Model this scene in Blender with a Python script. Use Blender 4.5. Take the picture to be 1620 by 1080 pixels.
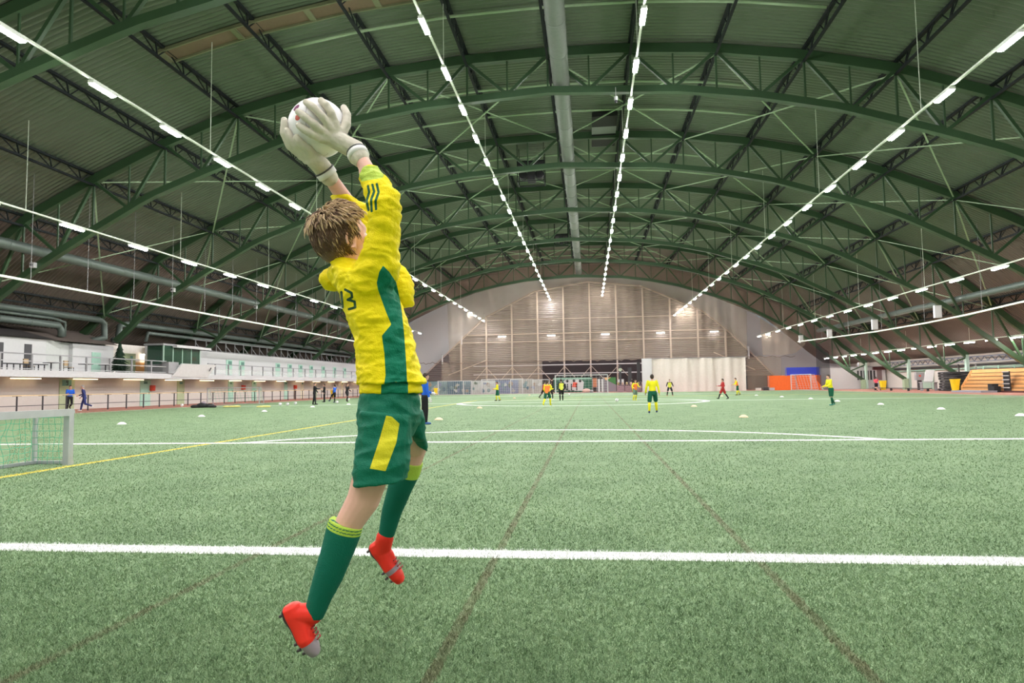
import bpy, math, random
import numpy as np
from mathutils import Vector, Matrix, noise as mnoise
random.seed(7); rng=np.random.default_rng(7)
for o in list(bpy.data.objects): bpy.data.objects.remove(o)
SC=bpy.context.scene
COL=SC.collection
PI=math.pi
# ---------------------------------------------------------------- camera
FPX=1040.0; CAMH=1.15
def ray(x,y):
    v=np.array([(x-810)/FPX,-(y-540)/FPX,1.0]); return v/np.linalg.norm(v)
_Y=ray(932,608.5); _P=ray(1932,608.5-15.2)
_Z=np.cross(_P,_Y); _Z/=np.linalg.norm(_Z)
if _Z[1]<0: _Z=-_Z
_X=np.cross(_Y,_Z)
if _X[0]<0: _X=-_X
RM=np.array([_X,_Y,_Z])                      # world = RM @ (right, up, forward)
cam=bpy.data.cameras.new('camera'); camo=bpy.data.objects.new('camera',cam); COL.objects.link(camo)
cam.sensor_width=36; cam.lens=FPX/1620*36; cam.clip_start=.05; cam.clip_end=400
camo.matrix_world=Matrix(((RM[0,0],RM[0,1],-RM[0,2],0),(RM[1,0],RM[1,1],-RM[1,2],0),(RM[2,0],RM[2,1],-RM[2,2],CAMH),(0,0,0,1)))
SC.camera=camo
# ---------------------------------------------------------------- world, exposure
W=bpy.data.worlds.new('world'); SC.world=W; W.use_nodes=True
W.node_tree.nodes['Background'].inputs[0].default_value=(.6,.7,.8,1); W.node_tree.nodes['Background'].inputs[1].default_value=.3
SC.view_settings.view_transform='Standard'; SC.view_settings.look='None'; SC.view_settings.gamma=1
SC.view_settings.use_curve_mapping=False; SC.view_settings.exposure=0.0
LAMP=520.0      # strength of the roof lamps
# ---------------------------------------------------------------- geometry constants
XC=-1.85                                     # centre line of the hall
AY=[22.4+12.2*k for k in range(7)]           # the arched trusses
NODE=4.43
BOT=([0,7,11,15,20,23,26.3,30,32.4,34,35.2,37.5,39.3],[17.05,16.65,16.05,15.15,13.5,12.4,10.65,8.55,6.9,5.35,4.45,2.55,1.25])
TOP=([0,4.5,8.9,13.4,17.7,22.1,26.5,30.7,34.2,36.65,38.5,39.8],[19.15,19.05,18.7,18.0,17.0,15.45,13.55,11.5,8.6,6.1,4.6,3.5])
def zb(x): return float(np.interp(abs(x-XC),*BOT))
def zt(x): return float(np.interp(abs(x-XC),*TOP))
RP=([0,4.5,8.9,13.4,17.7,22.1,26.5,30.7,34.2,36.65,38.5,39.8,44],[19.55,19.45,19.1,18.4,17.4,15.85,13.95,11.95,9.1,6.75,5.3,4.2,3.7])
def zr(x): return float(np.interp(abs(x-XC),*RP))
# ---------------------------------------------------------------- materials
MATS={}
def hexc(r,g,b):
    f=lambda c:(c/255/12.92 if c/255<=.04045 else ((c/255+.055)/1.055)**2.4)
    return (f(r),f(g),f(b))
def mat(name,c,rough=.6,metal=0,var=.12,scale=6,bump=0,bscale=60,spec=.4,emit=0,ecol=None,alpha=1,trans=0):
    if name in MATS: return MATS[name]
    m=bpy.data.materials.new(name); m.use_nodes=True; nt=m.node_tree; N=nt.nodes; L=nt.links
    b=N['Principled BSDF']; b.inputs['Roughness'].default_value=rough; b.inputs['Metallic'].default_value=metal
    b.inputs['Specular IOR Level'].default_value=spec
    tc=N.new('ShaderNodeTexCoord'); nz=N.new('ShaderNodeTexNoise'); nz.inputs['Scale'].default_value=scale; nz.inputs['Detail'].default_value=4
    L.new(tc.outputs['Object'],nz.inputs['Vector'])
    mx=N.new('ShaderNodeMix'); mx.data_type='RGBA'
    mx.inputs[6].default_value=(*[max(0,v*(1-var)) for v in c],1); mx.inputs[7].default_value=(*[min(1,v*(1+var)) for v in c],1)
    L.new(nz.outputs['Fac'],mx.inputs[0]); L.new(mx.outputs[2],b.inputs['Base Color'])
    if bump:
        n2=N.new('ShaderNodeTexNoise'); n2.inputs['Scale'].default_value=bscale; L.new(tc.outputs['Object'],n2.inputs['Vector'])
        bp=N.new('ShaderNodeBump'); bp.inputs['Strength'].default_value=bump; bp.inputs['Distance'].default_value=.01
        L.new(n2.outputs['Fac'],bp.inputs['Height']); L.new(bp.outputs[0],b.inputs['Normal'])
    if emit:
        b.inputs['Emission Color'].default_value=(*(ecol or c),1); b.inputs['Emission Strength'].default_value=emit
    b.inputs['Alpha'].default_value=alpha; b.inputs['Transmission Weight'].default_value=trans
    MATS[name]=m; return m
G_ARCH=mat('green_steel',(.032,.072,.032),.45,spec=.5)
G_PALE=mat('pale_green_steel',(.32,.43,.28),.5)
G_BLACK=mat('blue_black_steel',(.008,.012,.013),.6,spec=.2)
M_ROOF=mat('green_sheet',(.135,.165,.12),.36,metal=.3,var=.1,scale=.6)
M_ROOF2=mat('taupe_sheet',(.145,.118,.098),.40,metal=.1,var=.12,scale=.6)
M_LAMP=mat('lamp_tube',(1,1,1),emit=LAMP,ecol=(1,.97,.97))
M_LAMPD=mat('small_lamp_tube',(1,1,1),emit=LAMP*.42,ecol=(1,.95,.9))
M_LAMPW=mat('warm_lamp_tube',(1,.9,.7),emit=5,ecol=(1,.72,.42))
M_HOUS=mat('lamp_housing',(.62,.66,.60),.5)
M_RAIL=mat('lamp_rail',(.62,.68,.58),.5)
M_DUCT=mat('galvanised_duct',(.15,.175,.15),.6,metal=.1,bump=.3,bscale=12)
M_DUCTG=mat('green_grey_duct',(.12,.15,.135),.45,metal=.2)
M_WHITE=mat('white_paint',(.50,.50,.51),.6)
M_WHITE2=mat('white_panel',(.56,.56,.565),.65,var=.05)
M_WALLW=mat('warm_white_wall',(.56,.53,.49),.7,var=.06)
M_GREY=mat('grey_paint',(.27,.27,.28),.55)
M_BLACK=mat('black_rubber',(.018,.018,.02),.7)
M_DARK=mat('dark_steel',(.045,.045,.05),.5)
M_ALU=mat('aluminium',(.55,.57,.60),.35,metal=.6)
M_BEIGE=mat('beige_cloth',(.66,.61,.55),.8,bump=.4,bscale=8)
M_MINT=mat('mint_door',(.36,.58,.47),.5)
M_OLIVE=mat('olive_door',(.38,.45,.27),.5)
M_TEAL=mat('teal_panel',(.10,.24,.19),.4)
M_ORANGEW=mat('ochre_wall',(.66,.38,.16),.6)
M_WOOD=mat('orange_wood',(.80,.43,.17),.45,scale=3)
M_YEL=mat('yellow_plastic',(.85,.62,.02),.4)
M_RED=mat('red_paint',(.60,.07,.04),.4)
M_TRACK=mat('red_track',(.38,.16,.12),.85,bump=.4)
M_BLUEC=mat('blue_tarpaulin',(.035,.06,.52),.5,bump=.6,bscale=2)
M_ORC=mat('orange_tarpaulin',(.92,.16,.025),.5,bump=.6,bscale=2)
M_NETG=mat('green_net_cord',(.05,.42,.24),.6)
M_NETW=mat('white_net_cord',(.75,.76,.76),.6)
M_NETK=mat('black_net_cord',(.03,.03,.035),.6)
M_LEAF=mat('dark_needles',(.012,.035,.018),.8)
M_GRAPH=mat('grey_mat',(.30,.31,.36),.7)
def corr(name,c,axis,freq,amp=.6,var=.1):
    m=mat(name,c,.45,metal=.1,var=var,scale=1.0); nt=m.node_tree; N=nt.nodes; L=nt.links; b=N['Principled BSDF']
    if not b.inputs['Normal'].is_linked:
        tc=N.new('ShaderNodeTexCoord'); w=N.new('ShaderNodeTexWave'); w.bands_direction=axis; w.inputs['Scale'].default_value=freq; w.inputs['Distortion'].default_value=0
        L.new(tc.outputs['Object'],w.inputs['Vector']); bp=N.new('ShaderNodeBump'); bp.inputs['Strength'].default_value=amp; bp.inputs['Distance'].default_value=.08
        L.new(w.outputs['Fac'],bp.inputs['Height']); L.new(bp.outputs[0],b.inputs['Normal'])
    return m
M_FACADE=corr('dark_corrugated_sheet',(.17,.15,.145),'Z',1.0,1.0)
def netmat(name,c,dens):
    m=bpy.data.materials.new(name); m.use_nodes=True; nt=m.node_tree; N=nt.nodes; L=nt.links
    b=N['Principled BSDF']; b.inputs['Base Color'].default_value=(*c,1); b.inputs['Roughness'].default_value=.8
    tr=N.new('ShaderNodeBsdfTransparent'); mx=N.new('ShaderNodeMixShader')
    tc=N.new('ShaderNodeTexCoord'); nz=N.new('ShaderNodeTexNoise'); nz.inputs['Scale'].default_value=.7; L.new(tc.outputs['Object'],nz.inputs['Vector'])
    mr=N.new('ShaderNodeMapRange'); mr.inputs[3].default_value=dens-.06; mr.inputs[4].default_value=dens+.06
    L.new(nz.outputs['Fac'],mr.inputs[0]); L.new(mr.outputs[0],mx.inputs[0]); L.new(tr.outputs[0],mx.inputs[1]); L.new(b.outputs[0],mx.inputs[2])
    L.new(mx.outputs[0],N['Material Output'].inputs['Surface']); return m
M_MESH=netmat('fine_beige_netting',(.36,.28,.21),.40)
M_MESH2=netmat('fine_grey_netting',(.62,.66,.64),.30)
M_MESHK=netmat('fine_black_netting',(.015,.015,.02),.62)
M_GLASS=netmat('booth_glass',(.03,.08,.05),.78); M_GLASS.node_tree.nodes['Principled BSDF'].inputs['Roughness'].default_value=.05

# turf: one shader for the ground sheet and the blades, painted lines included
def turf(name,fine):
    m=bpy.data.materials.new(name); m.use_nodes=True; nt=m.node_tree; N=nt.nodes; L=nt.links
    b=N['Principled BSDF']; b.inputs['Roughness'].default_value=.75; b.inputs['Specular IOR Level'].default_value=.25
    geo=N.new('ShaderNodeNewGeometry'); sp=N.new('ShaderNodeSeparateXYZ'); L.new(geo.outputs['Position'],sp.inputs[0])
    wn=N.new('ShaderNodeTexNoise'); wn.inputs['Scale'].default_value=28; L.new(geo.outputs['Position'],wn.inputs['Vector'])
    def M(op,a,b_=None,c=None):
        n=N.new('ShaderNodeMath'); n.operation=op
        for i,v in enumerate((a,b_,c)):
            if v is None: continue
            if isinstance(v,(int,float)): n.inputs[i].default_value=v
            else: L.new(v,n.inputs[i])
        return n.outputs[0]
    wob=M('MULTIPLY',M('SUBTRACT',wn.outputs['Fac'],.5),.035)
    X=M('ADD',sp.outputs[0],wob); Y=M('ADD',sp.outputs[1],wob)
    def band(v,c,h): return M('LESS_THAN',M('ABSOLUTE',M('SUBTRACT',v,c)),h)
    def gt(v,c): return M('GREATER_THAN',v,c)
    def lt(v,c): return M('LESS_THAN',v,c)
    def AND(*a):
        r=a[0]
        for k in a[1:]: r=M('MULTIPLY',r,k)
        return r
    def OR(*a):
        r=a[0]
        for k in a[1:]: r=M('MAXIMUM',r,k)
        return r
    def dist(cx,cy):
        dx=M('SUBTRACT',X,cx); dy=M('SUBTRACT',Y,cy); return M('SQRT',M('ADD',M('MULTIPLY',dx,dx),M('MULTIPLY',dy,dy)))
    inX=AND(gt(X,-27.8),lt(X,27.2))
    white=OR(band(Y,4.56,.105),band(Y,13.65,.13),AND(band(Y,45,.16),inX),AND(band(Y,81.5,.3),band(X,-.5,9.5)),
             AND(band(Y,74.5,.3),band(X,-.5,19)),AND(band(Y,91,.4),inX),
             AND(band(dist(-.9,9.05),8.1,.13),gt(Y,13.5)),band(dist(-.6,45.2),8.25,.2),
             AND(band(M('ABSOLUTE',X),28.1,.07),lt(Y,91)))
    yx=M('ADD',X,M('MULTIPLY',M('SUBTRACT',Y,8),.026))
    yel=OR(AND(band(yx,-8.07,.075),lt(Y,54)),AND(band(Y,54,.16),band(X,-5,4.3)),AND(band(Y,62,.2),band(X,11,17)),
           AND(band(Y,48.2,.12),band(X,24,4)))
    sm=N.new('ShaderNodeTexNoise'); sm.inputs['Scale'].default_value=5; L.new(geo.outputs['Position'],sm.inputs['Vector'])
    seam=OR(band(X,-2.33,.028),band(X,-.65,.028),band(X,1.06,.028))
    seam=M('MULTIPLY',seam,M('MULTIPLY',sm.outputs['Fac'],.85))
    n1=N.new('ShaderNodeTexNoise'); n1.inputs['Scale'].default_value=95 if not fine else 160; n1.inputs['Detail'].default_value=2; L.new(geo.outputs['Position'],n1.inputs['Vector'])
    n2=N.new('ShaderNodeTexNoise'); n2.inputs['Scale'].default_value=1.1; L.new(geo.outputs['Position'],n2.inputs['Vector'])
    n3=N.new('ShaderNodeTexNoise'); n3.inputs['Scale'].default_value=22; n3.inputs['Detail'].default_value=3; L.new(geo.outputs['Position'],n3.inputs['Vector'])
    r=N.new('ShaderNodeValToRGB'); e=r.color_ramp.elements
    e[0].position=.34; e[0].color=(.070,.135,.058,1); e[1].position=.68; e[1].color=(.36,.48,.27,1)
    k=r.color_ramp.elements.new(.5); k.color=(.175,.275,.140,1)
    f=M('ADD',M('MULTIPLY',n1.outputs['Fac'],.55),M('MULTIPLY',n3.outputs['Fac'],.30)); f=M('ADD',f,M('MULTIPLY',n2.outputs['Fac'],.15)); L.new(f,r.inputs[0])
    def mix(fac,c1,c2):
        mx=N.new('ShaderNodeMix'); mx.data_type='RGBA'; L.new(fac,mx.inputs[0]); L.new(c1,mx.inputs[6]); mx.inputs[7].default_value=(*c2,1); return mx.outputs[2]
    c=mix(seam,r.outputs[0],(.15,.10,.06)); c=mix(M('MULTIPLY',yel,.85),c,(.75,.60,.08)); c=mix(M('MULTIPLY',white,.93),c,(.88,.90,.88))
    L.new(c,b.inputs['Base Color'])
    if not fine:
        bp=N.new('ShaderNodeBump'); bp.inputs['Strength'].default_value=.9; bp.inputs['Distance'].default_value=.02; L.new(n1.outputs['Fac'],bp.inputs['Height']); L.new(bp.outputs[0],b.inputs['Normal'])
    return m
M_TURF=turf('turf',False); M_BLADE=turf('turf_blades',True)
def patmat(name,base,pats,rough=.65,bscale=220,bump=.25):
    """cloth with up to three woven-in colour areas held as signed distances on the mesh"""
    m=mat(name,base,rough,var=.06,scale=9,bump=bump,bscale=bscale,spec=.25); nt=m.node_tree; N=nt.nodes; L=nt.links; b=N['Principled BSDF']
    src=b.inputs['Base Color'].links[0].from_socket
    for at,c in pats:
        a=N.new('ShaderNodeAttribute'); a.attribute_name=at
        g=N.new('ShaderNodeMath'); g.operation='GREATER_THAN'; g.inputs[1].default_value=0; L.new(a.outputs['Fac'],g.inputs[0])
        mx=N.new('ShaderNodeMix'); mx.data_type='RGBA'; L.new(g.outputs[0],mx.inputs[0]); L.new(src,mx.inputs[6]); mx.inputs[7].default_value=(*c,1); src=mx.outputs[2]
    L.new(src,b.inputs['Base Color']); return m
# ---------------------------------------------------------------- mesh builder
class MB:
    def __init__(s): s.v=[]; s.f=[]; s.mi=[]; s.m=0
    def add(s,vs,fs):
        n=len(s.v); s.v+= [tuple(map(float,p)) for p in vs]; s.f+=[tuple(i+n for i in f) for f in fs]; s.mi+=[s.m]*len(fs); return s
    def box(s,x0,x1,y0,y1,z0,z1):
        return s.add([(x0,y0,z0),(x1,y0,z0),(x1,y1,z0),(x0,y1,z0),(x0,y0,z1),(x1,y0,z1),(x1,y1,z1),(x0,y1,z1)],
          [(0,3,2,1),(4,5,6,7),(0,1,5,4),(1,2,6,5),(2,3,7,6),(3,0,4,7)])
    def bar(s,a,b,w,h=None,up=(0,0,1)):
        h=h or w; a=np.array(a,float); b=np.array(b,float); d=b-a; n=np.linalg.norm(d)
        if n<1e-6: return s
        d/=n; u=np.array(up,float)
        if abs(d@u)>.98: u=np.array((0,1.,0)) if abs(d[1])<.9 else np.array((1.,0,0))
        r=np.cross(d,u); r/=np.linalg.norm(r); u=np.cross(r,d); r*=w/2; u*=h/2
        return s.add([a-r-u,a+r-u,a+r+u,a-r+u,b-r-u,b+r-u,b+r+u,b-r+u],[(0,1,2,3),(7,6,5,4),(0,4,5,1),(1,5,6,2),(2,6,7,3),(3,7,4,0)])
    def sweep(s,pts,w,h,side=(0,1,0)):   # rectangular beam along a polyline lying in a plane whose normal is side
        P=[np.array(p,float) for p in pts]; S=np.array(side,float); vs=[]; fs=[]
        for i,p in enumerate(P):
            d=P[min(i+1,len(P)-1)]-P[max(i-1,0)]; d/=np.linalg.norm(d); u=np.cross(S,d); u/=np.linalg.norm(u)
            for a,b in ((-1,-1),(1,-1),(1,1),(-1,1)): vs.append(p+S*w/2*a+u*h/2*b)
            if i:
                k=4*i
                for j in range(4): fs.append((k-4+j,k-4+(j+1)%4,k+(j+1)%4,k+j))
        k=len(vs)-4; fs+=[(3,2,1,0),(k,k+1,k+2,k+3)]; return s.add(vs,fs)
    def tube(s,pts,r,n=12,cap=True):
        P=[np.array(p,float) for p in pts]; R=r if hasattr(r,'__len__') else [r]*len(P); vs=[]; fs=[]; u=None
        for i,p in enumerate(P):
            d=P[min(i+1,len(P)-1)]-P[max(i-1,0)]; d/=max(np.linalg.norm(d),1e-9)
            if u is None:
                t=np.array((0,0,1.)) if abs(d[2])<.9 else np.array((1.,0,0)); u=np.cross(d,t)
            u=u-d*(u@d); u/=np.linalg.norm(u); w=np.cross(d,u)
            for j in range(n):
                a=2*PI*j/n; vs.append(p+R[i]*(math.cos(a)*u+math.sin(a)*w))
            if i:
                k=n*i
                for j in range(n): fs.append((k-n+j,k-n+(j+1)%n,k+(j+1)%n,k+j))
        if cap: fs+=[tuple(range(n-1,-1,-1)),tuple(range(len(vs)-n,len(vs)))]
        return s.add(vs,fs)
    def ell(s,c,ax,n=16,m=10):        # ellipsoid, ax = three scaled axis vectors
        c=np.array(c,float); A=[np.array(a,float) for a in ax]; vs=[c+A[2]]; fs=[]
        for i in range(1,m):
            t=PI*i/m
            for j in range(n):
                p=2*PI*j/n; vs.append(c+A[0]*math.sin(t)*math.cos(p)+A[1]*math.sin(t)*math.sin(p)+A[2]*math.cos(t))
        vs.append(c-A[2]); L_=len(vs)-1
        for j in range(n):
            fs.append((0,1+j,1+(j+1)%n)); fs.append((L_,L_-n+(j+1)%n,L_-n+j))
            for i in range(m-2):
                k=1+i*n; fs.append((k+j,k+n+j,k+n+(j+1)%n,k+(j+1)%n))
        return s.add(vs,fs)
    def ball(s,c,r,n=16,m=10): return s.ell(c,((r,0,0),(0,r,0),(0,0,r)),n,m)
    def limb(s,pts,rad,n=14):         # capsule chain: tapered tubes with a ball at each joint
        s.tube(pts,rad,n)
        for p,r in zip(pts,rad): s.ball(p,r*.995,n,8)
        return s
    def loft(s,rings,n=28,pw=2.0):    # rings: (centre, axis_a*halfwidth, axis_b*halfwidth)
        vs=[]; fs=[]
        for i,(c,a,b) in enumerate(rings):
            c=np.array(c,float); a=np.array(a,float); b=np.array(b,float)
            for j in range(n):
                t=2*PI*j/n; ct,st=math.cos(t),math.sin(t)
                q=(abs(ct)**pw+abs(st)**pw)**(-1/pw); vs.append(c+a*ct*q+b*st*q)
            if i:
                k=n*i
                for j in range(n): fs.append((k-n+j,k-n+(j+1)%n,k+(j+1)%n,k+j))
        fs+=[tuple(range(n-1,-1,-1)),tuple(range(len(vs)-n,len(vs)))]; return s.add(vs,fs)
    def lathe(s,prof,c=(0,0,0),n=24):
        vs=[]; fs=[]
        for i,(r,z) in enumerate(prof):
            for j in range(n):
                a=2*PI*j/n; vs.append((c[0]+r*math.cos(a),c[1]+r*math.sin(a),c[2]+z))
            if i:
                k=n*i
                for j in range(n): fs.append((k-n+j,k-n+(j+1)%n,k+(j+1)%n,k+j))
        return s.add(vs,fs)
    def poly(s,pts,y0,y1):            # polygon in XZ extruded in Y
        n=len(pts); vs=[(x,y0,z) for x,z in pts]+[(x,y1,z) for x,z in pts]
        fs=[tuple(range(n)),tuple(range(2*n-1,n-1,-1))]+[(i,i+n,(i+1)%n+n,(i+1)%n) for i in range(n)]
        return s.add(vs,fs)
    def mesh(s,name,mats):
        me=bpy.data.meshes.new(name); me.from_pydata(s.v,[],s.f); me.update()
        if not isinstance(mats,(list,tuple)): mats=[mats]
        for m in mats: me.materials.append(m)
        if len(mats)>1: me.polygons.foreach_set('material_index',s.mi)
        return me
    def build(s,name,mats,parent=None,smooth=False,loc=None):
        me=s.mesh(name,mats)
        if smooth: me.polygons.foreach_set('use_smooth',[True]*len(me.polygons))
        o=bpy.data.objects.new(name,me); COL.objects.link(o)
        if parent:
            o.parent=parent; o.matrix_parent_inverse=Matrix.Identity(4)
            p=parent; off=Vector((0,0,0))
            while p: off+=p.location; p=p.parent
            me.transform(Matrix.Translation(-off))
        elif loc is not None:
            me.transform(Matrix.Translation(-Vector(loc))); o.location=loc
        return o
def tag(o,label=None,cat=None,group=None,kind=None):
    if label: o['label']=label
    if cat: o['category']=cat
    if group: o['group']=group
    if kind: o['kind']=kind
    return o
def empty(name,loc,label,cat,group=None):
    o=bpy.data.objects.new(name,None); COL.objects.link(o); o.location=loc; o.empty_display_size=.2
    return tag(o,label,cat,group)
def struct(name,mb,mats,label=None,smooth=False):
    return tag(mb.build(name,mats,smooth=smooth),label,None,None,'structure')
ORD=['nearest','second nearest','third nearest','fourth nearest','fifth nearest','sixth nearest','seventh nearest','eighth nearest','ninth nearest','tenth nearest','eleventh nearest','twelfth nearest','thirteenth nearest','fourteenth nearest','fifteenth nearest','sixteenth nearest','seventeenth nearest','eighteenth nearest','nineteenth nearest','twentieth nearest','twenty-first nearest','twenty-second nearest','twenty-third nearest','twenty-fourth nearest','twenty-fifth nearest','twenty-sixth nearest','twenty-seventh nearest','twenty-eighth nearest']
def proj(p):
    d=np.array(p,float)-np.array((0,0,CAMH)); c=RM.T@d; return 810+FPX*c[0]/c[2],540-FPX*c[1]/c[2]
def remesh(mb,name,voxel,smooth=4,fac=.5):
    me=mb.mesh(name+'_raw',[]); o=bpy.data.objects.new(name+'_raw',me); COL.objects.link(o)
    r=o.modifiers.new('r','REMESH'); r.mode='VOXEL'; r.voxel_size=voxel; r.use_smooth_shade=True
    if smooth:
        q=o.modifiers.new('s','SMOOTH'); q.iterations=smooth; q.factor=fac
    dg=bpy.context.evaluated_depsgraph_get(); dg.update()
    m2=bpy.data.meshes.new_from_object(o.evaluated_get(dg)); m2.name=name
    bpy.data.objects.remove(o); bpy.data.meshes.remove(me); m2.materials.clear(); return m2
def linkmesh(me,name,m,parent):
    me.materials.append(m); me.polygons.foreach_set('use_smooth',[True]*len(me.polygons))
    o=bpy.data.objects.new(name,me); COL.objects.link(o)
    if parent:
        o.parent=parent; me.transform(Matrix.Translation(-parent.location))
    return o
#%%SETTING
# ================================================================ the hall shell
Y0,Y1=-18,113
struct('floor',MB().box(-48,44,Y0,Y1+6,-.3,-.012),M_TRACK)
g=MB(); xs=np.linspace(-28.6,28.6,12); g.box(-28.6,28.6,Y0+2,93.5,-.01,0)
tag(g.build('turf_carpet',M_TURF),'green artificial turf with white and yellow pitch lines and brown seams','turf',None,'structure')
# grass blades standing on the turf near the camera
nb=420000
u=rng.random(nb); yy=1/(1/1.9-u*(1/1.9-1/40.0)); xl=-(.92*yy+.5); xr=.66*yy+.5
xx=xl+(xr-xl)*rng.random(nb)
hh=.010+.016*rng.random(nb); an=rng.random(nb)*2*PI; ln=rng.normal(0,.014,(nb,2)); w=.0016+.0011*yy/3.0
dx=np.cos(an)*w; dy=np.sin(an)*w
V=np.empty((nb,3,3)); V[:,0,0]=xx-dx; V[:,0,1]=yy-dy; V[:,0,2]=-.001; V[:,1,0]=xx+dx; V[:,1,1]=yy+dy; V[:,1,2]=-.001
V[:,2,0]=xx+ln[:,0]; V[:,2,1]=yy+ln[:,1]; V[:,2,2]=hh
me=bpy.data.meshes.new('grass_blades'); me.vertices.add(nb*3); me.vertices.foreach_set('co',V.ravel())
me.loops.add(nb*3); me.loops.foreach_set('vertex_index',np.arange(nb*3)); me.polygons.add(nb); me.polygons.foreach_set('loop_start',np.arange(nb)*3); me.update(calc_edges=True)
me.materials.append(M_BLADE); o=bpy.data.objects.new('grass_blades',me); COL.objects.link(o)
tag(o,'short plastic grass blades of the pitch in the foreground','grass',None,'stuff')
# roof sheets: real corrugation, ribs running across the hall
def roofmesh(name,offs,ya,yb,m,pitch=.30,amp=.13):
    nrib=int((yb-ya)/pitch); ys=[]; zs=[]
    for i in range(nrib):
        y=ya+i*pitch; ys+=[y,y+pitch*.42,y+pitch*.52,y+pitch*.90]; zs+=[0,0,amp,amp]
    ys=np.array(ys); zs=np.array(zs); xs=np.array(offs); zz=np.array([zr(x) for x in xs])
    nx,ny=len(xs),len(ys); co=np.empty((nx,ny,3)); co[:,:,0]=xs[:,None]; co[:,:,1]=ys[None]; co[:,:,2]=zz[:,None]+zs[None]
    i,j=np.meshgrid(np.arange(nx-1),np.arange(ny-1),indexing='ij'); a=(i*ny+j).ravel(); q=np.stack([a,a+1,a+ny+1,a+ny],1)
    me=bpy.data.meshes.new(name); me.vertices.add(nx*ny); me.vertices.foreach_set('co',co.ravel()); me.loops.add(q.size); me.loops.foreach_set('vertex_index',q.ravel())
    me.polygons.add(len(q)); me.polygons.foreach_set('loop_start',np.arange(len(q))*4); me.update(calc_edges=True)
    me.materials.append(m); o=bpy.data.objects.new(name,me); COL.objects.link(o); o['kind']='structure'; return o
mid=[XC+NODE*k/2 for k in range(-14,15)]
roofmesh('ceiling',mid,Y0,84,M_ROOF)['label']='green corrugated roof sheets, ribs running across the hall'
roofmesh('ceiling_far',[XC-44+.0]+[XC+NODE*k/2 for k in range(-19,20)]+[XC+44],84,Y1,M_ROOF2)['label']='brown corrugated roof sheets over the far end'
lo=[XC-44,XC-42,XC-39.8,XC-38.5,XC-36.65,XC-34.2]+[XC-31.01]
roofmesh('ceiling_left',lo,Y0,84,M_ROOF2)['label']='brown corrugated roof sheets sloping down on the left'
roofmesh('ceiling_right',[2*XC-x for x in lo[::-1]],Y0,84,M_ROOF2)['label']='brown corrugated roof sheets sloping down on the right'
# walls
struct('wall_near',MB().poly([(-48,0),(44,0)]+[(XC+x,zr(XC+x)+.6) for x in (44,36.65,26.5,13.4,0,-13.4,-26.5,-36.65,-44)],Y0-.3,Y0),M_WALLW)
struct('wall_far',MB().poly([(-48,0),(44,0)]+[(XC+x,zr(XC+x)+.6) for x in (44,36.65,26.5,13.4,0,-13.4,-26.5,-36.65,-44)],Y1,Y1+.3),M_WHITE2)
struct('wall_right',MB().box(41.2,41.5,Y0,Y1,0,4.4),M_WALLW)
struct('wall_left',MB().box(-35.6,-35.3,Y0,Y1,0,2.2),M_WALLW,'pale ground-floor wall of the changing rooms under the balcony')
struct('wall_left_upper',MB().box(-37.3,-37,51.6,Y1,2.4,5.0),M_WHITE2,'white upper-floor wall behind the balcony')
struct('wall_outer_left',MB().box(-46.3,-46,Y0,Y1,0,5.0),M_DARK)
# ================================================================ arched trusses
def arch(k,Y):
    names=['nearest green arched roof truss, crossing the top left corner','second nearest green arched roof truss, lowest bottom chord crossing above the ball','third nearest green arched roof truss, passing in front of the fan unit','fourth nearest green arched roof truss, just beyond the fan unit','fifth nearest green arched roof truss above the middle of the pitch','sixth nearest green arched roof truss, last before the netting','farthest green arched roof truss, carrying the beige netting']
    t=empty('arched_roof_truss',(XC,Y,0),names[k],'roof truss','arched roof trusses')
    offs=np.linspace(-39.8,39.8,81); lim=-35.3 if Y>30 else -39.3
    MB().sweep([(XC+x,Y,zt(XC+x)) for x in offs],.32,.50).build('top_chord',G_ARCH,t)
    bo=[x for x in np.linspace(-39.3,39.3,81) if x>=lim]
    MB().sweep([(XC+x,Y,zb(XC+x)) for x in bo],.36,.36).build('bottom_chord',G_ARCH,t)
    for i in range(-9,9):
        xa,xb=XC+i*NODE,XC+(i+1)*NODE; xm=(xa+xb)/2
        if xm-XC<lim: continue
        pa=(xa,Y,zt(xa)-.1); pb=(xb,Y,zt(xb)-.1) if abs(xb-XC)<39.9 else None; pm=(xm,Y,zb(xm)+.05)
        if xa-XC>=-39.5: MB().bar(pa,pm,.16,.16).build('diagonal_brace',G_ARCH,t)
        if pb: MB().bar(pb,pm,.16,.16).build('diagonal_brace',G_ARCH,t)
        MB().bar((xm,Y,zt(xm)-.1),pm,.08).build('vertical_strut',G_ARCH,t)
        if abs(xb-XC)<37 and xb-XC>lim: MB().bar((xb,Y,zt(xb)-.1),(xb,Y,zb(xb)),.10).build('vertical_strut',G_ARCH,t)
    MB().box(XC+39.6,XC+39.88,Y-.18,Y+.18,0,3.6).build('column',mat('mint_and_lamplit_steel',(.36,.50,.42),.5),t)  # column paler than the arch: glow of nearby lamps put into its colour
    MB().bar((XC+39.3,Y,1.3),(XC+39.3,Y,0),.5,.5).build('foot',G_PALE,t)
for k,Y in enumerate(AY): arch(k,Y)
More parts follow.
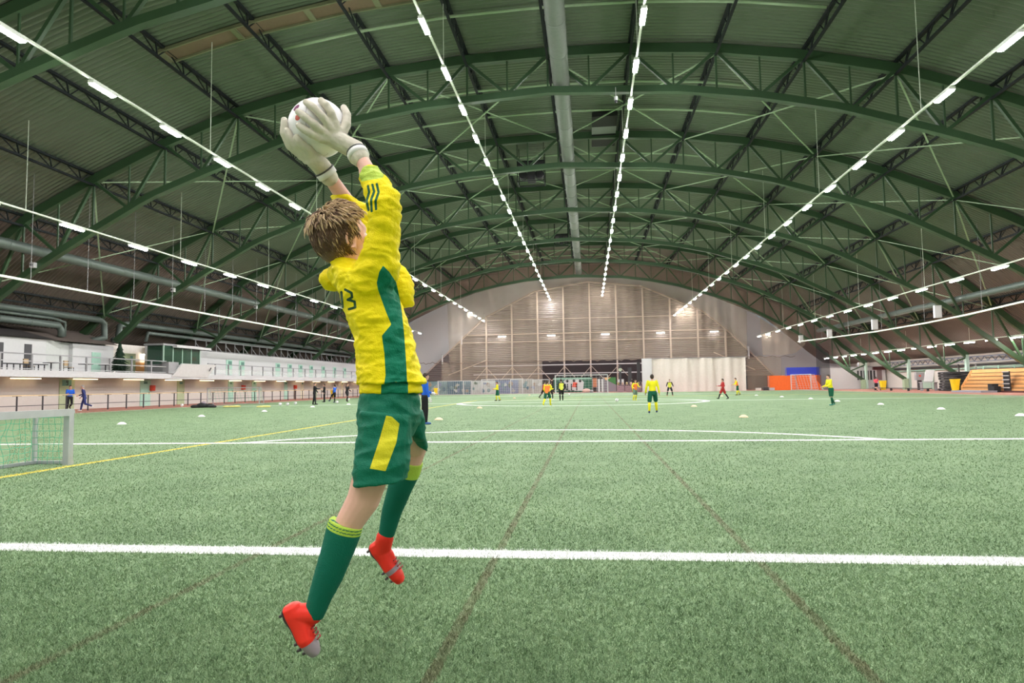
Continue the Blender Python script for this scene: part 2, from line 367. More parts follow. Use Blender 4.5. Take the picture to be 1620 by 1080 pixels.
# ================================================================ lattice girders between the arches
NUM=['','first','second','third','fourth','fifth','sixth','seventh','eighth','ninth']
for i in range(-8,9):
    x=XC+i*NODE
    lab='black lattice girder along the crown, beside the large duct' if i==0 else 'black lattice roof girder, %s %s of the large central duct'%(NUM[abs(i)],'left' if i<0 else 'right')
    t=empty('lattice_girder',(x,10.2,zr(x)),lab,'girder','lattice girders along the roof')
    z1=zr(x)-.10; z0=z1-.62; ya,yb=10.2,95.6
    MB().box(x-.09,x+.09,ya,yb,z1-.06,z1+.06).build('top_chord',G_BLACK,t)
    MB().box(x-.06,x+.06,ya,yb,z0-.06,z0+.06).build('bottom_chord',G_BLACK,t)
    w=MB(); p=12.2/6
    for j in range(42):
        yc=ya+p*(j+.5); w.bar((x,yc,z0),(x-.06,yc-p*.5,z1),.05); w.bar((x,yc,z0),(x+.06,yc-p*.12,z1),.06); w.bar((x,yc,z0),(x,yc+p*.32,z1),.045)
    tag(w.build('lattice_web',G_BLACK,t),None,None,None)
# ================================================================ pale rods bracing the roof between the arches
for k in range(1,6):
    t=empty('roof_bracing',(XC,AY[k]+6.1,0),'pale green crossed roof rods between the %s and %s arched trusses'%(ORD[k],ORD[k+1]),'bracing','crossed roof bracing')
    for i in range(-8,8,2):
        a,b=XC+i*NODE,XC+(i+2)*NODE
        MB().bar((a,AY[k],zt(a)-.15),(b,AY[k+1],zt(b)-.15),.09,.06).build('rod',G_PALE,t)
        MB().bar((b,AY[k],zt(b)-.30),(a,AY[k+1],zt(a)-.30),.09,.06).build('rod',G_PALE,t)
# sprinkler pipes across the crown
for k in range(0,6):
    for q,dy in enumerate((4.0,8.0)):
        y=AY[k]+dy; e=(11.2,13.0)[q]
        pts=[(XC+x,y,zr(XC+x)-.28) for x in np.linspace(-e,e,16)]
        t=empty('sprinkler_pipe',(XC,y,zr(XC)-.28),'%s of two thin pale roof pipes beyond the %s truss'%(('nearer','farther')[q],ORD[k]),'pipe','pipes across the crown')
        MB().tube(pts,.075,8).build('pipe',G_PALE,t,True)
# ================================================================ ducts
t=empty('ventilation_duct',(-1.15,12,17.75),'large round grey ventilation duct running along the crown of the roof','duct')
MB().tube([(-1.15,y,17.78) for y in (8,50,96.7)],.46,28).build('pipe',M_DUCT,t,True)
for y in np.arange(13.5,96,3.05): MB().tube([(-1.15,y-.03,17.78),(-1.15,y+.03,17.78)],.485,28).build('joint_band',M_DUCT,t,True)
for y in np.arange(13.5,96,6.1): MB().bar((-1.15,y,18.2),(-1.15,y,19.4),.03).build('hanger',G_BLACK,t)
t=empty('ventilation_duct',(-32.6,20,9.6),'long round green-grey duct running along the left side above the cable tray','duct')
MB().tube([(-32.6,20,9.6),(-32.6,96.7,9.74)],.31,20).build('pipe',M_DUCTG,t,True)
for y in np.arange(21,96,3.05): MB().tube([(-32.6,y-.03,9.6+.0018*(y-20)),(-32.6,y+.03,9.6+.0018*(y-20))],.33,20).build('joint_band',M_DUCTG,t,True)
t=empty('ventilation_duct',(31,40,7.9),'long round grey duct running along the right side of the hall','duct')
MB().tube([(31,30,7.75),(31,93,8.0)],.27,20).build('pipe',M_DUCTG,t,True)
for y in np.arange(33,93,3.05): MB().tube([(31,y-.03,7.76+.004*(y-30)),(31,y+.03,7.76+.004*(y-30))],.29,20).build('joint_band',M_DUCTG,t,True)
# left gallery pipework above the rooms
def pipe(lab,pts,r,m=M_DUCTG):
    t=empty('wall_pipe',pts[0],lab,'pipe'); MB().tube(pts,r,14).build('pipe',m,t,True)
    for a,b in zip(pts[:-1],pts[1:]):
        a=np.array(a);b=np.array(b);n=int(np.linalg.norm(b-a)//2.5)
        for i in range(1,n+1):
            c=a+(b-a)*i/(n+1); d=(b-a)/np.linalg.norm(b-a)*.03; MB().tube([c-d,c+d],r*1.08,14).build('joint_band',m,t,True)
pipe('upper thick grey duct above the left gallery, bending down near the fir tree',[(-37.6,28,6.75),(-37.6,46.8,6.75),(-37.6,47.2,6.5),(-37.6,47.3,5.4),(-37.8,46.2,5.1)],.24)
pipe('lower thick grey duct above the white gallery room on the left',[(-37.4,28,6.0),(-37.4,42.5,5.95),(-37.4,42.8,5.6),(-37.4,42.8,5.15)],.24)
pipe('thin grey pipe between the two thick ducts on the left',[(-37.3,28,6.38),(-37.3,42,6.38),(-37.3,43,6.2),(-37.3,43,5.2)],.10)
pipe('long grey duct above the gallery starting right of the fir tree',[(-37.8,48.5,5.3),(-37.8,49.0,5.4),(-37.8,49.2,6.5),(-37.8,50,6.75),(-37.8,104,6.75)],.24)
pipe('lower long grey duct over the control booth running to the far end',[(-37.5,52,5.4),(-37.5,52.2,6.15),(-37.5,104,6.15)],.15)
# cable trays
t=empty('cable_tray',(-30,16,7.2),'straight pale cable tray hung low along the left side','cable tray')
MB().box(-30.07,-29.93,16,96,7.16,7.28).build('tray',M_RAIL,t)
for y in np.arange(24,96,4.07): MB().bar((-30,y,7.2),(-30,y,zr(-30)),.022).build('hanger',M_GREY,t)
t=empty('cable_tray',(28,30,5.9),'slightly sagging pale cable tray hung low along the right side','cable tray')
MB().sweep([(28,y,z) for y,z in ((30,6.3),(42,6.14),(46,6.08),(52,5.92),(58,5.86),(68,5.92),(78,6.15),(92,6.5))],.12,.12,(1,0,0)).build('tray',M_RAIL,t)
for y in np.arange(34,92,8.14): MB().bar((28,y,6.0),(28,y,zr(28)),.02).build('hanger',M_GREY,t)
# ================================================================ lamps
def lamp_row(x,z,ys,rowlab,ln=1.1,wd=.17,m=M_LAMP,rail=True,first=0,grp=None):
    proto=None
    vis=0
    for y in ys:
        px,py=proj((x,y,z)) if y>1 else (-999,-999)
        seen=y>1 and -20<px<1640 and -20<py<1100
        t=empty('strip_lamp',(x,y,z),('%s lamp of %s'%(ORD[vis],rowlab)) if seen else ('strip lamp of %s, behind the viewer'%rowlab),'lamp',grp)
        if proto is None:
            a=MB().box(x-wd/2-.03,x+wd/2+.03,y-ln/2-.04,y+ln/2+.04,z+.02,z+.13).build('housing',M_HOUS,t)
            b=MB().box(x-wd/2,x+wd/2,y-ln/2,y+ln/2,z-.03,z+.018).build('diffuser',m,t); proto=(a,b)
        else:
            for q in proto:
                c=q.copy(); COL.objects.link(c); c.parent=t
        if seen: vis+=1
    if rail:
        ya,yb=min(ys)-1.5,max(ys)+1.5
        t=empty('lamp_rail',(x,ya,z+.15),'pale rail carrying %s'%rowlab,'rail','rails carrying the lamp rows')
        MB().box(x-.045,x+.045,ya,yb,z+.135,z+.21).build('rail',M_RAIL,t)
        ztop=zr(x)-.02 if abs((x-XC)/NODE-round((x-XC)/NODE))>.05 else zr(x)-.75
        for y in np.arange(16.3,96,12.2): MB().bar((x,y,z+.2),(x,y,ztop),.022).build('hanger',M_RAIL,t)
R=lambda a,b,s:list(np.arange(a,b,s))
lamp_row(-6.25,15.6,R(24.95-4.07*9,110.5,4.07),'the row just left of the central duct',grp='ceiling lamps')
lamp_row(2.45,15.6,R(25.5-4.07*9,110.5,4.07),'the row just right of the central duct',grp='ceiling lamps')
lamp_row(14,12.15,R(22.65-4.07*8,110.5,4.07),'the long bright row on the right',grp='ceiling lamps')
lamp_row(-17.5,12.2,R(17.6-3.98*7,110.5,3.98),'the long bright row on the left',grp='ceiling lamps')
lamp_row(-27,9.85,R(31.4-5.15*9,106,5.15),'the dim outer row on the left',ln=1.5,wd=.12,m=M_LAMPD,grp='side lamps')
lamp_row(25.5,7.98,R(43.7-4.85*10,106,4.85),'the dim outer row on the right',ln=1.5,wd=.12,m=M_LAMPD,grp='side lamps')
lamp_row(35,4.5,R(55.1-3.35*3,104,3.35),'the low row above the right track',ln=1.5,wd=.12,m=M_LAMPD,grp='low lamps')
ys=R(22.6,104,4.9); 
lamp_row(-34.9,2.08,ys,'the warm row under the left balcony',ln=2.2,wd=.08,m=M_LAMPW,rail=False,grp='warm lamps under the balcony')
# small white wall lamps on the far facade
for i,x in enumerate((-14.6,-6.2,2.9,12.0,20.7)):
    t=empty('facade_lamp',(x,111.2,9.6),'small white strip lamp on the far corrugated facade, %s from the left'%('first','second','third','fourth','fifth')[i],'lamp','facade lamps')
    MB().box(x-.7,x+.7,111.1,111.3,9.62,9.75).build('housing',M_HOUS,t); MB().box(x-.65,x+.65,111.12,111.28,9.56,9.615).build('diffuser',mat('facade_lamp_tube',(1,1,1),emit=55,ecol=(1,.95,.9)),t)
# ================================================================ roof fittings
def fan(x,y,z,s,lab):
    t=empty('fan_unit',(x,y,z),lab,'fan')
    f=MB()
    for a in (-1,1):
        for b in (-1,1):
            f.bar((x+a*s,y+b*s*.7,z-.5*s),(x+a*s,y+b*s*.7,z+s),.06)
        f.bar((x-s,y+a*s*.7,z-.5*s),(x+s,y+a*s*.7,z-.5*s),.06); f.bar((x+a*s,y-s*.7,z-.5*s),(x+a*s,y+s*.7,z-.5*s),.06)
        f.bar((x-s,y+a*s*.7,z+s),(x+s,y+a*s*.7,z+s),.08); f.bar((x+a*s,y-s*.7,z+s),(x+a*s,y+s*.7,z+s),.08)
        f.bar((x+a*s,y-s*.7,z+s),(x+a*s,y-s*.7,zr(x)),.05); f.bar((x+a*s,y+s*.7,z+s),(x+a*s,y+s*.7,zr(x)),.05)
    f.build('frame',G_BLACK,t)
    MB().box(x-s*.28,x+s*.28,y-s*.5,y+s*.5,z-.35*s,z+.8*s).build('motor_box',M_BLACK,t)
    for a in (-1,1):
        MB().tube([(x+a*s*.62,y-.25*s,z+.15*s),(x+a*s*.62,y+.25*s,z+.15*s)],s*.33,18).build('fan_drum',M_BLACK,t)
    MB().box(x-s*.95,x+s*.95,y-s*.6,y+s*.6,z+.72*s,z+.98*s).build('cover',M_BLACK,t)
fan(-4.0,49.0,17.0,1.0,'large black fan unit hung from the roof left of the central duct')
fan(-2.75,73.5,17.3,.75,'smaller black fan unit hung farther back beside the central duct')
t=empty('roof_hatch',(1.5,46,18.9),'dark framed roof hatch between the central duct and the right lamp row','hatch')
for y0,y1 in ((43.2,45.0),(46.6,48.8)): MB().box(.6,2.3,y0,y1,19.0,19.3).build('cover',M_BLACK,t)
MB().box(.6,2.3,45.0,46.6,19.1,19.3).build('frame',M_GREY,t)
t=empty('roof_slot',(-14,28.4,17.5),'long brown roof slot with pale cross pieces at the top left','hatch')
mb_=mat('brown_boards',(.16,.11,.07),.7)
pts=[(x,28.4,zr(x)-.12) for x in np.linspace(-19.8,-6,9)]
MB().sweep(pts,.95,.05).build('boards',mb_,t)
for s_ in (-.5,.5): MB().sweep([(p[0],p[1]+s_,p[2]-.05) for p in pts],.07,.16).build('edge_strip',mat('tan_strip',(.17,.18,.10),.6),t)
for x in (-19.8,-16.2,-12.6,-9.4): MB().box(x-.15,x+.15,27.9,28.9,zr(x)-.22,zr(x)-.14).build('cross_piece',mat('tan_strip',(.17,.18,.10),.6),t)
t=empty('security_camera',(1.9,34.2,15.6),'small white camera hung below the arched truss near the right lamp row','camera')
MB().tube([(1.75,34.1,16.25),(1.75,34.1,16.05)],.10,12).build('body',M_WHITE,t); MB().ball((1.75,34.1,16.0),.09).build('dome',M_BLACK,t); MB().bar((1.75,34.1,16.2),(1.75,34.3,16.85),.04).build('bracket',M_WHITE,t)
for lab,(x,y,z,s) in {'white box on the right cable tray, nearest of the four':(28.1,56.5,6.12,.28),'white box on the right cable tray, second nearest':(28.1,68.3,6.15,.28),'white box on the right cable tray, third nearest':(28.1,80.6,6.2,.28),'white box on the right cable tray, farthest':(28.1,91,6.3,.28)}.items():
    t=empty('white_box',(x,y,z),lab,'box','white boxes on the right cable tray'); MB().box(x-.26,x+.26,y-.15,y+.15,z+.0,z+1.0).build('body',M_WHITE,t); MB().box(x-.2,x+.2,y-.17,y-.15,z+.1,z+.9).build('front',M_WHITE2,t)  # plain white boxes mounted along the cable tray
for lab,(x,Y) in {'small white camera on the lower end of the second arched truss at the far left':(-31.9,34.1),'small white camera on the third arched truss above the gallery':(-31.4,46.3),'small white camera on the fourth arched truss above the gallery':(-31.2,58.5)}.items():
    z=zb(x); t=empty('security_camera',(x,Y,z),lab,'camera','cameras on the truss ends'); q_=MB().box(x-.14,x+.14,Y+.1,Y+.34,z-.1,z+.2).build('body',M_WHITE,t); MB().tube([(x,Y+.04,z+.05),(x,Y+.1,z+.05)],.07,10).build('lens',M_BLACK,q_)
#%%LEFT
# ================================================================ left gallery
def balcony():
    t=empty('balcony',(-35.5,16,2.2),'long white balcony running along the left side above the changing rooms','balcony')
    MB().box(-37.0,-33.6,16,112,2.22,2.42).build('slab',M_GREY,t)
    MB().box(-33.62,-33.5,16,112,2.14,2.56).build('fascia',M_WHITE,t)
balcony()
t=empty('balcony_railing',(-33.6,16,2.45),'grey steel railing with mesh panels along the left balcony','railing')
ra=MB(); rb=MB()
for y in list(np.arange(27.5,70,2.2))+list(np.arange(72,112,3.1)):
    if 49.0<y<55.0: continue
    (MB().box(-33.68,-33.58,y-.05,y+.05,2.2,3.55)).build('post',M_GREY,t)
for y0,y1 in ((16,49.1),(54.9,112)):
    ra.box(-33.67,-33.59,y0,y1,3.5,3.57); rb.box(-33.65,-33.61,y0,y1,3.08,3.12); rb.box(-33.65,-33.61,y0,y1,2.62,2.66)
ra.build('handrail',M_GREY,t); rb.build('mid_rail',M_WHITE,t)
MB().box(-33.64,-33.63,55.4,112,2.66,3.08).build('mesh_panel',M_MESH2,t)
# rooms on the balcony
WL=M_WHITE2
def room(lab,x0,x1,y0,y1,z1,m=WL):
    t=empty('gallery_room',((x0+x1)/2,(y0+y1)/2,2.42),lab,'room'); MB().box(x0,x1,y0,y1,2.42,z1).build('walls',m,t); return t
t=room('nearest white room on the left balcony with dark narrow openings',-40,-36.3,26,40.3,4.75)
for y in (34.9,36.75,38.86): MB().box(-36.3,-36.27,y-.28,y+.28,2.45,4.35).build('opening',M_DARK,t)
MB().add([(-36.1,25,4.76),(-36.1,41.0,4.76),(-40,39.5,6.0),(-40,25,6.0)],[(0,1,2,3)]).build('roof',mat('dark_slate_roof',(.05,.045,.045),.7),t)
t=room('white room with angled end on the balcony left of the tree',-40,-37.2,40.3,47.4,4.75,mat('pale_grey_panel',(.58,.60,.58),.7))
MB().add([(-36.3,40.3,2.42),(-37.19,42.6,2.42),(-37.19,42.6,4.75),(-36.3,40.3,4.75)],[(0,1,2,3)]).build('angled_panel',mat('pale_grey_panel',(.58,.60,.58),.7),t)
MB().box(-37.2,-36.9,43.3,47.4,2.42,4.7).build('front_panel',WL,t)
MB().box(-36.9,-36.87,45.14,46.04,2.42,4.15).build('mint_panel',M_MINT,t)
MB().add([(-36.6,40.3,4.76),(-36.6,47.6,4.78),(-39.5,47.2,5.9),(-40,40,6.0)],[(0,1,2,3)]).build('roof',mat('brown_slate_roof',(.16,.13,.115),.7),t)
t=room('recessed lobby with green double door and ochre side wall behind the tree',-40,-37.6,47.4,52.4,5.0,mat('lobby_wall',(.80,.74,.68),.7))
MB().box(-37.6,-37.56,49.2,50.85,2.42,4.3).build('double_door',M_OLIVE,t); MB().box(-37.56,-37.54,50.2,50.5,3.9,4.1).build('door_sign',M_TEAL,t)
MB().box(-37.6,-37.56,50.9,52.4,2.42,3.6).build('ochre_dado',M_ORANGEW,t); MB().box(-37.6,-37.3,47.4,47.6,2.42,4.6).build('corner_post',M_TEAL,t)
tl=empty('wall_lamp',(-37.3,51.8,4.35),'small bright wall lamp above the ochre wall on the balcony','lamp'); MB().box(-37.56,-37.3,51.6,52.0,4.3,4.4).build('housing',M_HOUS,tl); MB().box(-37.54,-37.32,51.63,51.97,4.24,4.29).build('diffuser',mat('lobby_lamp',(1,.9,.7),emit=50,ecol=(1,.82,.6)),tl)
# control booth
t=empty('control_booth',(-34.5,50,2.42),'glazed control booth projecting from the left balcony with slanted white apron','booth')
MB().box(-35.4,-34.0,49.3,54.3,2.42,3.35).build('base',M_GREY,t)
MB().box(-35.6,-33.9,49.1,54.5,4.85,5.0).build('roof',M_GREY,t)
MB().box(-33.9,-33.5,50.3,55.2,4.72,4.92).build('roof_fascia',M_WHITE,t)
wn_=MB().box(-34.0,-33.98,49.3,54.3,3.35,4.85).box(-35.4,-34,49.28,49.3,3.35,4.85).build('glass',M_GLASS,t)
for y in (49.3,50.5,51.75,53.0,54.25): MB().box(-34.06,-33.97,y-.05,y+.05,3.35,4.85).build('window_post',mat('mint_and_lamplit_steel',(.36,.50,.42),.5),wn_)
MB().box(-35.4,-35.3,49.4,54.3,3.35,4.85).build('inner_wall',M_TEAL,t)
ap=MB().add([(-33.45,49.6,2.30),(-33.45,54.6,2.30),(-33.05,55.3,3.40),(-33.05,50.4,3.40),(-33.6,49.6,2.30),(-33.6,54.6,2.30),(-33.2,55.3,3.40),(-33.2,50.4,3.40)],[(0,1,2,3),(7,6,5,4),(0,4,5,1),(1,5,6,2),(2,6,7,3),(3,7,4,0)]).build('apron',mat('apron_white',(.60,.60,.60),.6),t)
MB().bar((-33.12,54.35,2.85),(-33.05,54.5,3.15),.03,.07).build('mark',M_BLACK,ap)
MB().box(-34,-33.4,49.1,50.4,2.57,3.5).build('side_cheek',M_GREY,t)
# green doors on the upper wall
def ylw(px,X):  # world Y of a point on wall plane X seen in direction of photo column px at eye level
    w_=RM@np.array([(px-810)/FPX,-(590-540)/FPX,1]); return w_[1]/w_[0]*X
for i,px in enumerate((362,382,439,458,475,492,511,529,545)):
    y=ylw(px,-37); t=empty('door',(-36.98,y,2.42),'pale green door on the upper gallery wall, %s beyond the booth'%(('first','second','third','fourth','fifth','sixth','seventh','eighth','ninth')[i]),'door','green doors on the gallery')
    lf=MB().box(-37.0,-36.95,y-.55,y+.55,2.42,4.3).build('leaf',M_MINT,t); MB().box(-36.95,-36.93,y-.2,y+.45,3.75,4.15).build('sign',M_TEAL,lf)
t=empty('hose_reel',(-36.9,58.0,4.2),'small red fire sign on the upper wall right of the booth','sign'); MB().box(-36.98,-36.9,57.6,58.3,3.95,4.35).build('plate',M_RED,t)
# upper pipe railing on top of the gallery rooms
t=empty('roof_railing',(-37.1,58,5.0),'grey steel guard rail with slanted stays on top of the gallery wall','railing')
for i,y in enumerate(np.arange(58.5,112,1.75)): MB().bar((-37.1,y,5.0),(-37.1,y,6.0),.06).bar((-37.1,y,5.7),(-37.1,y+1.1,5.0),.06).build('post',M_GREY,t)
MB().box(-37.13,-37.07,58,112,5.97,6.03).box(-37.12,-37.08,58,112,5.05,5.1).build('handrail',M_GREY,t)
# furniture on the balcony
def simple_chair(x,y,z,lab,m):
    t=empty('chair',(x,y,z),lab,'chair','wooden chairs on the balcony')
    MB().box(x-.22,x+.22,y-.22,y+.22,z+.42,z+.46).build('seat',m,t); MB().box(x-.24,x-.2,y-.22,y+.22,z+.55,z+.9).build('backrest',m,t)
    for a in (-.2,.2):
        for b in (-.2,.2): MB().bar((x+a,y+b,z),(x+a,y+b,z+(.9 if a<0 else .43)),.03).build('leg',M_DARK,t)
mw=mat('pale_wood',(.42,.30,.16),.5)
simple_chair(-35.2,37.8,2.43,'pale wooden chair in front of the dark opening on the balcony',mw)
simple_chair(-35.2,41.0,2.43,'pale wooden chair beside the angled white panel on the balcony',mw)
t=empty('bench',(-34.6,34.6,2.43),'dark low bench with many legs on the balcony at far left','bench')
MB().box(-34.8,-34.3,33.0,38.3,2.93,2.98).build('seat',M_DARK,t)
for y in np.arange(33.1,38.3,.45): MB().bar((-34.35,y,2.43),(-34.35,y,2.95),.05).build('leg',M_DARK,t)
for lab,y in (('small dark table by the white room on the balcony',39.3),('small dark table beside the second chair on the balcony',42.3),('small dark table in front of the mint panel on the balcony',44.2)):
    t=empty('side_table',(-35,y,2.43),lab,'table'); MB().box(-35.3,-34.7,y-.35,y+.35,3.1,3.14).build('top',M_DARK,t); MB().bar((-35,y,2.43),(-35,y,3.1),.06).build('leg',M_DARK,t)
# fir tree
t=empty('fir_tree',(-35.6,46.4,2.43),'dark green fir tree standing on the balcony beside the green double door','tree')
fx,fy=-35.6,46.4
MB().tube([(fx,fy,2.43),(fx,fy,4.95)],[.05,.01],8).build('trunk',M_DARK,t)
w=MB()
for i in range(26):
    f=i/25; z=2.75+2.1*f; r=.78*(1-f)**.85+.05
    for j in range(13):
        a=j*2*PI/13+i*.9+random.uniform(-.2,.2); rr=r*random.uniform(.55,1.2)*(1.12 if i%4==0 else .9); c,s_=math.cos(a),math.sin(a)
        w.add([(fx,fy,z+.1),(fx+c*rr*.6-s_*.11,fy+s_*rr*.6+c*.11,z-.02),(fx+c*rr,fy+s_*rr,z-.12),(fx+c*rr*.6+s_*.11,fy+s_*rr*.6-c*.11,z-.02),(fx+c*rr*.5,fy+s_*rr*.5,z+.07)],[(0,1,4),(1,2,4),(2,3,4),(3,0,4)])
w.build('branches',M_LEAF,t)
MB().lathe([(0,0),(.2,0),(.26,.3),(0,.3)],(fx,fy,2.43)).build('pot',M_BLACK,t)
MB().box(-36.4,-35.9,47.5,48.4,2.43,3.3).build('dark_crate',mat('olive_crate',(.14,.16,.12),.7)); tag(bpy.data.objects['dark_crate'],'dark olive crate on the balcony right of the fir tree','crate')
# ground floor doors and fittings
for i,(px,w_,m,lab) in enumerate(((106,.65,M_OLIVE,'olive green door numbered nine behind the two joggers'),(230,.6,M_MINT,'pale green ground-floor door below the fir tree'),(286,.5,M_OLIVE,'dull green door below the control booth'),(365,.45,M_MINT,'pale green narrow door right of the black mats'),(402,.45,M_MINT,'pale green narrow door right of the red hose reel'),(452,.4,M_MINT,'pale green narrow door left of the red extinguisher post'),(478,.4,mat('cream_door',(.7,.66,.5),.5),'cream door behind the man in black'),(499,.35,M_OLIVE,'open doorway left of the footballers in blue and black'),(541,.35,mat('cream_door',(.7,.66,.5),.5),'cream door right of the footballers in blue and black'))):
    y=ylw(px,-35.3); t=empty('door',(-35.28,y,0),lab,'door'); lf=MB().box(-35.3,-35.25,y-w_,y+w_,0,2.08).build('leaf',m,t); MB().box(-35.25,-35.2,y+w_*.6,y+w_*.72,.95,1.1).build('handle',M_DARK,lf)
    if i==0:
        s=MB(); q=-35.24
        pt=MB().box(-35.25,-35.235,y-.45,y+.35,1.62,2.02).build('number_plate',M_TEAL,t)
        s.box(q,q+.01,y-.12,y-.06,1.84,1.98).box(q,q+.01,y+.0,y+.06,1.66,1.98).box(q,q+.01,y-.12,y+.06,1.94,1.98).box(q,q+.01,y-.12,y+.06,1.82,1.86).box(q,q+.01,y-.12,y+.06,1.66,1.70).build('digit',M_BLACK,pt)
    else: MB().box(-35.25,-35.235,y-.2,y+.2,1.75,1.95).build('sign',M_TEAL,lf)
for px,lab,c in ((241,'orange fire hose sign beside the door below the lobby',M_RED),(385,'red hose reel on the ground-floor wall',M_RED),(467,'red fire extinguisher cabinet on a post by the track',M_RED)):
    y=ylw(px,-35.2); t=empty('hose_cabinet',(-35.2,y,.9),lab,'fire cabinet'); MB().box(-35.28,-35.05,y-.22,y+.22,1.2,1.65).build('box',c,t); MB().tube([(-35.05,y,1.42),(-35.0,y,1.42)],.15,16).build('reel',M_RED,t); 
    if px==467: MB().box(-35.2,-35.1,y-.15,y+.1,0,1.1).build('post',mat('brown_post',(.14,.07,.05),.6),t)
# track fence
t=empty('track_fence',(-32,20,0),'low black and yellow tube fence along the left running track','fence')
for y in np.arange(28.33,104,1.77):
    MB().bar((-32,y,0),(-32,y,1.0),.06).bar((-32,y-.28,1.0),(-32,y+.28,1.0),.05).build('post',M_DARK,t)
MB().box(-32.03,-31.97,20,104,1.0,1.05).build('top_rail',mat('brass_rail',(.62,.46,.25),.5),t); MB().box(-32.02,-31.98,20,104,.42,.46).build('lower_rail',M_DARK,t)
#%%FAR
# ================================================================ far end: facade, netting, curtain
FP=[(-31,.0),(-27.8,3.7),(-17.7,12.9),(-9,17.2),(0,18.6),(9,17.6),(18.9,13.1),(22.6,10.0),(25.9,6.6),(31.5,0)]
FU=[(-29.4,2.2),(-27.8,3.7),(-17.7,12.9),(-9,17.2),(0,18.6),(9,17.6),(18.9,13.1),(22.6,10.0),(25.9,6.6),(30,2.2)]
t=empty('corrugated_facade',(0,112,0),'dark corrugated gable facade closing the far end of the hall','facade')
MB().poly([(-29.4,2.2),(-27.8,3.7),(-17.7,12.9),(-9,17.2),(0,18.6),(9,17.6),(18.9,13.1),(22.6,10.0),(25.9,6.6),(30,2.2)],111.7,112.0).build('sheeting',M_FACADE,t)
MB().box(-29,30,111.7,112,0,2.2).build('lower_wall',M_DARK,t); MB().box(-7.8,8.9,111.62,111.7,0,5.3).build('opening_shade_panel',mat('interior_shade',(.035,.028,.03),.8),t)  # solid panel before the sheeting, shade of the open interior put into its colour
def ztf(x): return float(np.interp(x,[p[0] for p in FU],[p[1] for p in FU]))
tan=mat('tan_steel',(.50,.42,.36),.5)
for k in range(-5,6):
    x=XC+2.2+k*NODE
    if x<-26 or x>27: continue
    MB().box(x-.13,x+.13,111.3,111.6,0,ztf(x)-.2).build('column',tan,t)
for z,ww in ((8.6,.12),(9.9,.14),(12.4,.08)):
    xs_=[x for x in np.linspace(-29,30,200) if ztf(x)>z]; MB().box(xs_[0],xs_[-1],111.35,111.5,z,z+ww).build('girt',tan,t)
for a,b in zip(FU[:-1],FU[1:]): MB().bar((a[0],111.5,a[1]),(b[0],111.5,b[1]),.22,.22).build('edge_beam',tan,t)
MB().bar((-24,111.4,3.2),(-17.5,111.4,5.6),.12).build('edge_beam',tan,t); MB().bar((27,111.4,3.2),(20.5,111.4,6.2),.12).build('edge_beam',tan,t)
t=empty('lattice_beam',(0,110.5,3.5),'white horizontal lattice beam across the dark opening in the far wall','beam')
for z in (3.05,4.5): MB().box(-19.5,9,110.4,110.6,z,z+.16).build('chord',M_WHITE,t)
w=MB()
for x in np.arange(-19.5,6,NODE): w.bar((x,110.5,1.9),(x+NODE/2,110.5,4.3),.09).bar((x+NODE/2,110.5,4.3),(x+NODE,110.5,1.9),.09)
w.build('lattice',tan,t)
for lab,(x,z,hz) in {'white vertical post lamp high on the left edge of the facade':(-17.6,12.0,1.6),'white vertical post lamp lower on the left edge of the facade':(-21.6,8.4,1.6),'white vertical post lamp low on the left edge of the facade':(-25,5.1,1.6),'white vertical post lamp on the right edge of the facade':(26,5.0,2.0)}.items():
    t=empty('post_lamp',(x,111,z),lab,'lamp','white posts on the facade edges'); MB().box(x-.11,x+.11,110.9,111.1,z,z+hz).build('body',M_WHITE2,t); MB().box(x-.14,x+.14,110.87,111.13,z+hz,z+hz+.05).build('cap',M_GREY,t)
# netting hung from the farthest arch
NY=97.0
def sheet(fn,x0,x1,zlo,zhi,nx,nz,y=NY,amp=.12):
    vs=[];fs=[]
    for i in range(nx+1):
        x=x0+(x1-x0)*i/nx; a,b=zlo(x),zhi(x)
        for j in range(nz+1):
            z=a+(b-a)*j/nz; vs.append((x,y+amp*math.sin(x*2.1+.3*z)+amp*.5*math.sin(x*5.3),z))
    for i in range(nx):
        for j in range(nz): k=i*(nz+1)+j; fs.append((k,k+nz+1,k+nz+2,k+1))
    return MB().add(vs,fs)
t=empty('safety_netting',(0,NY,5),'fine beige safety netting hung from the farthest arch down over the far wall','netting')
rag=lambda x:4.72+.10*math.sin(x*3.7)+.07*math.sin(x*9.1)+(.0 if x<26 else 0)
sheet(None,-33,30.5,lambda x:(zb(x)-.1 if x<-21 else rag(x) if x<22.6 else zb(x)-.2 if x<24.5 else (5.0 if x<26.5 else 5.0+(x-28)**2*.22*(1 if x>28 else -.3))),lambda x:zt(x)-.2,260,6).build('net',M_MESH,t)
sheet(None,-22,-6.9,lambda x:.02,rag,90,2,NY+.2).build('lower_net',M_MESH,t)
sheet(None,22.4,27.2,lambda x:.02,rag,30,2,NY+.2).build('lower_net',M_MESH,t)
MB().tube([(x,NY-.15,rag(x)+.02) for x in np.linspace(-33,29,180)],.05,6).build('edge_cable',mat('brown_rope',(.15,.11,.09),.7),t)
t=empty('dividing_curtain',(15,96.6,0),'wide white cloth curtain hanging to the ground right of the goal','curtain')
sheet(None,7.75,22.1,lambda x:-.012,lambda x:4.75,160,2,96.5,.14).build('cloth',M_BEIGE,t,True)
MB().box(7.6,9.0,96.2,96.35,.05,4.8).build('edge_panel',M_WHITE2,t)
MB().box(7.6,22.3,96.4,96.6,4.72,4.82).build('rail',M_GREY,t)
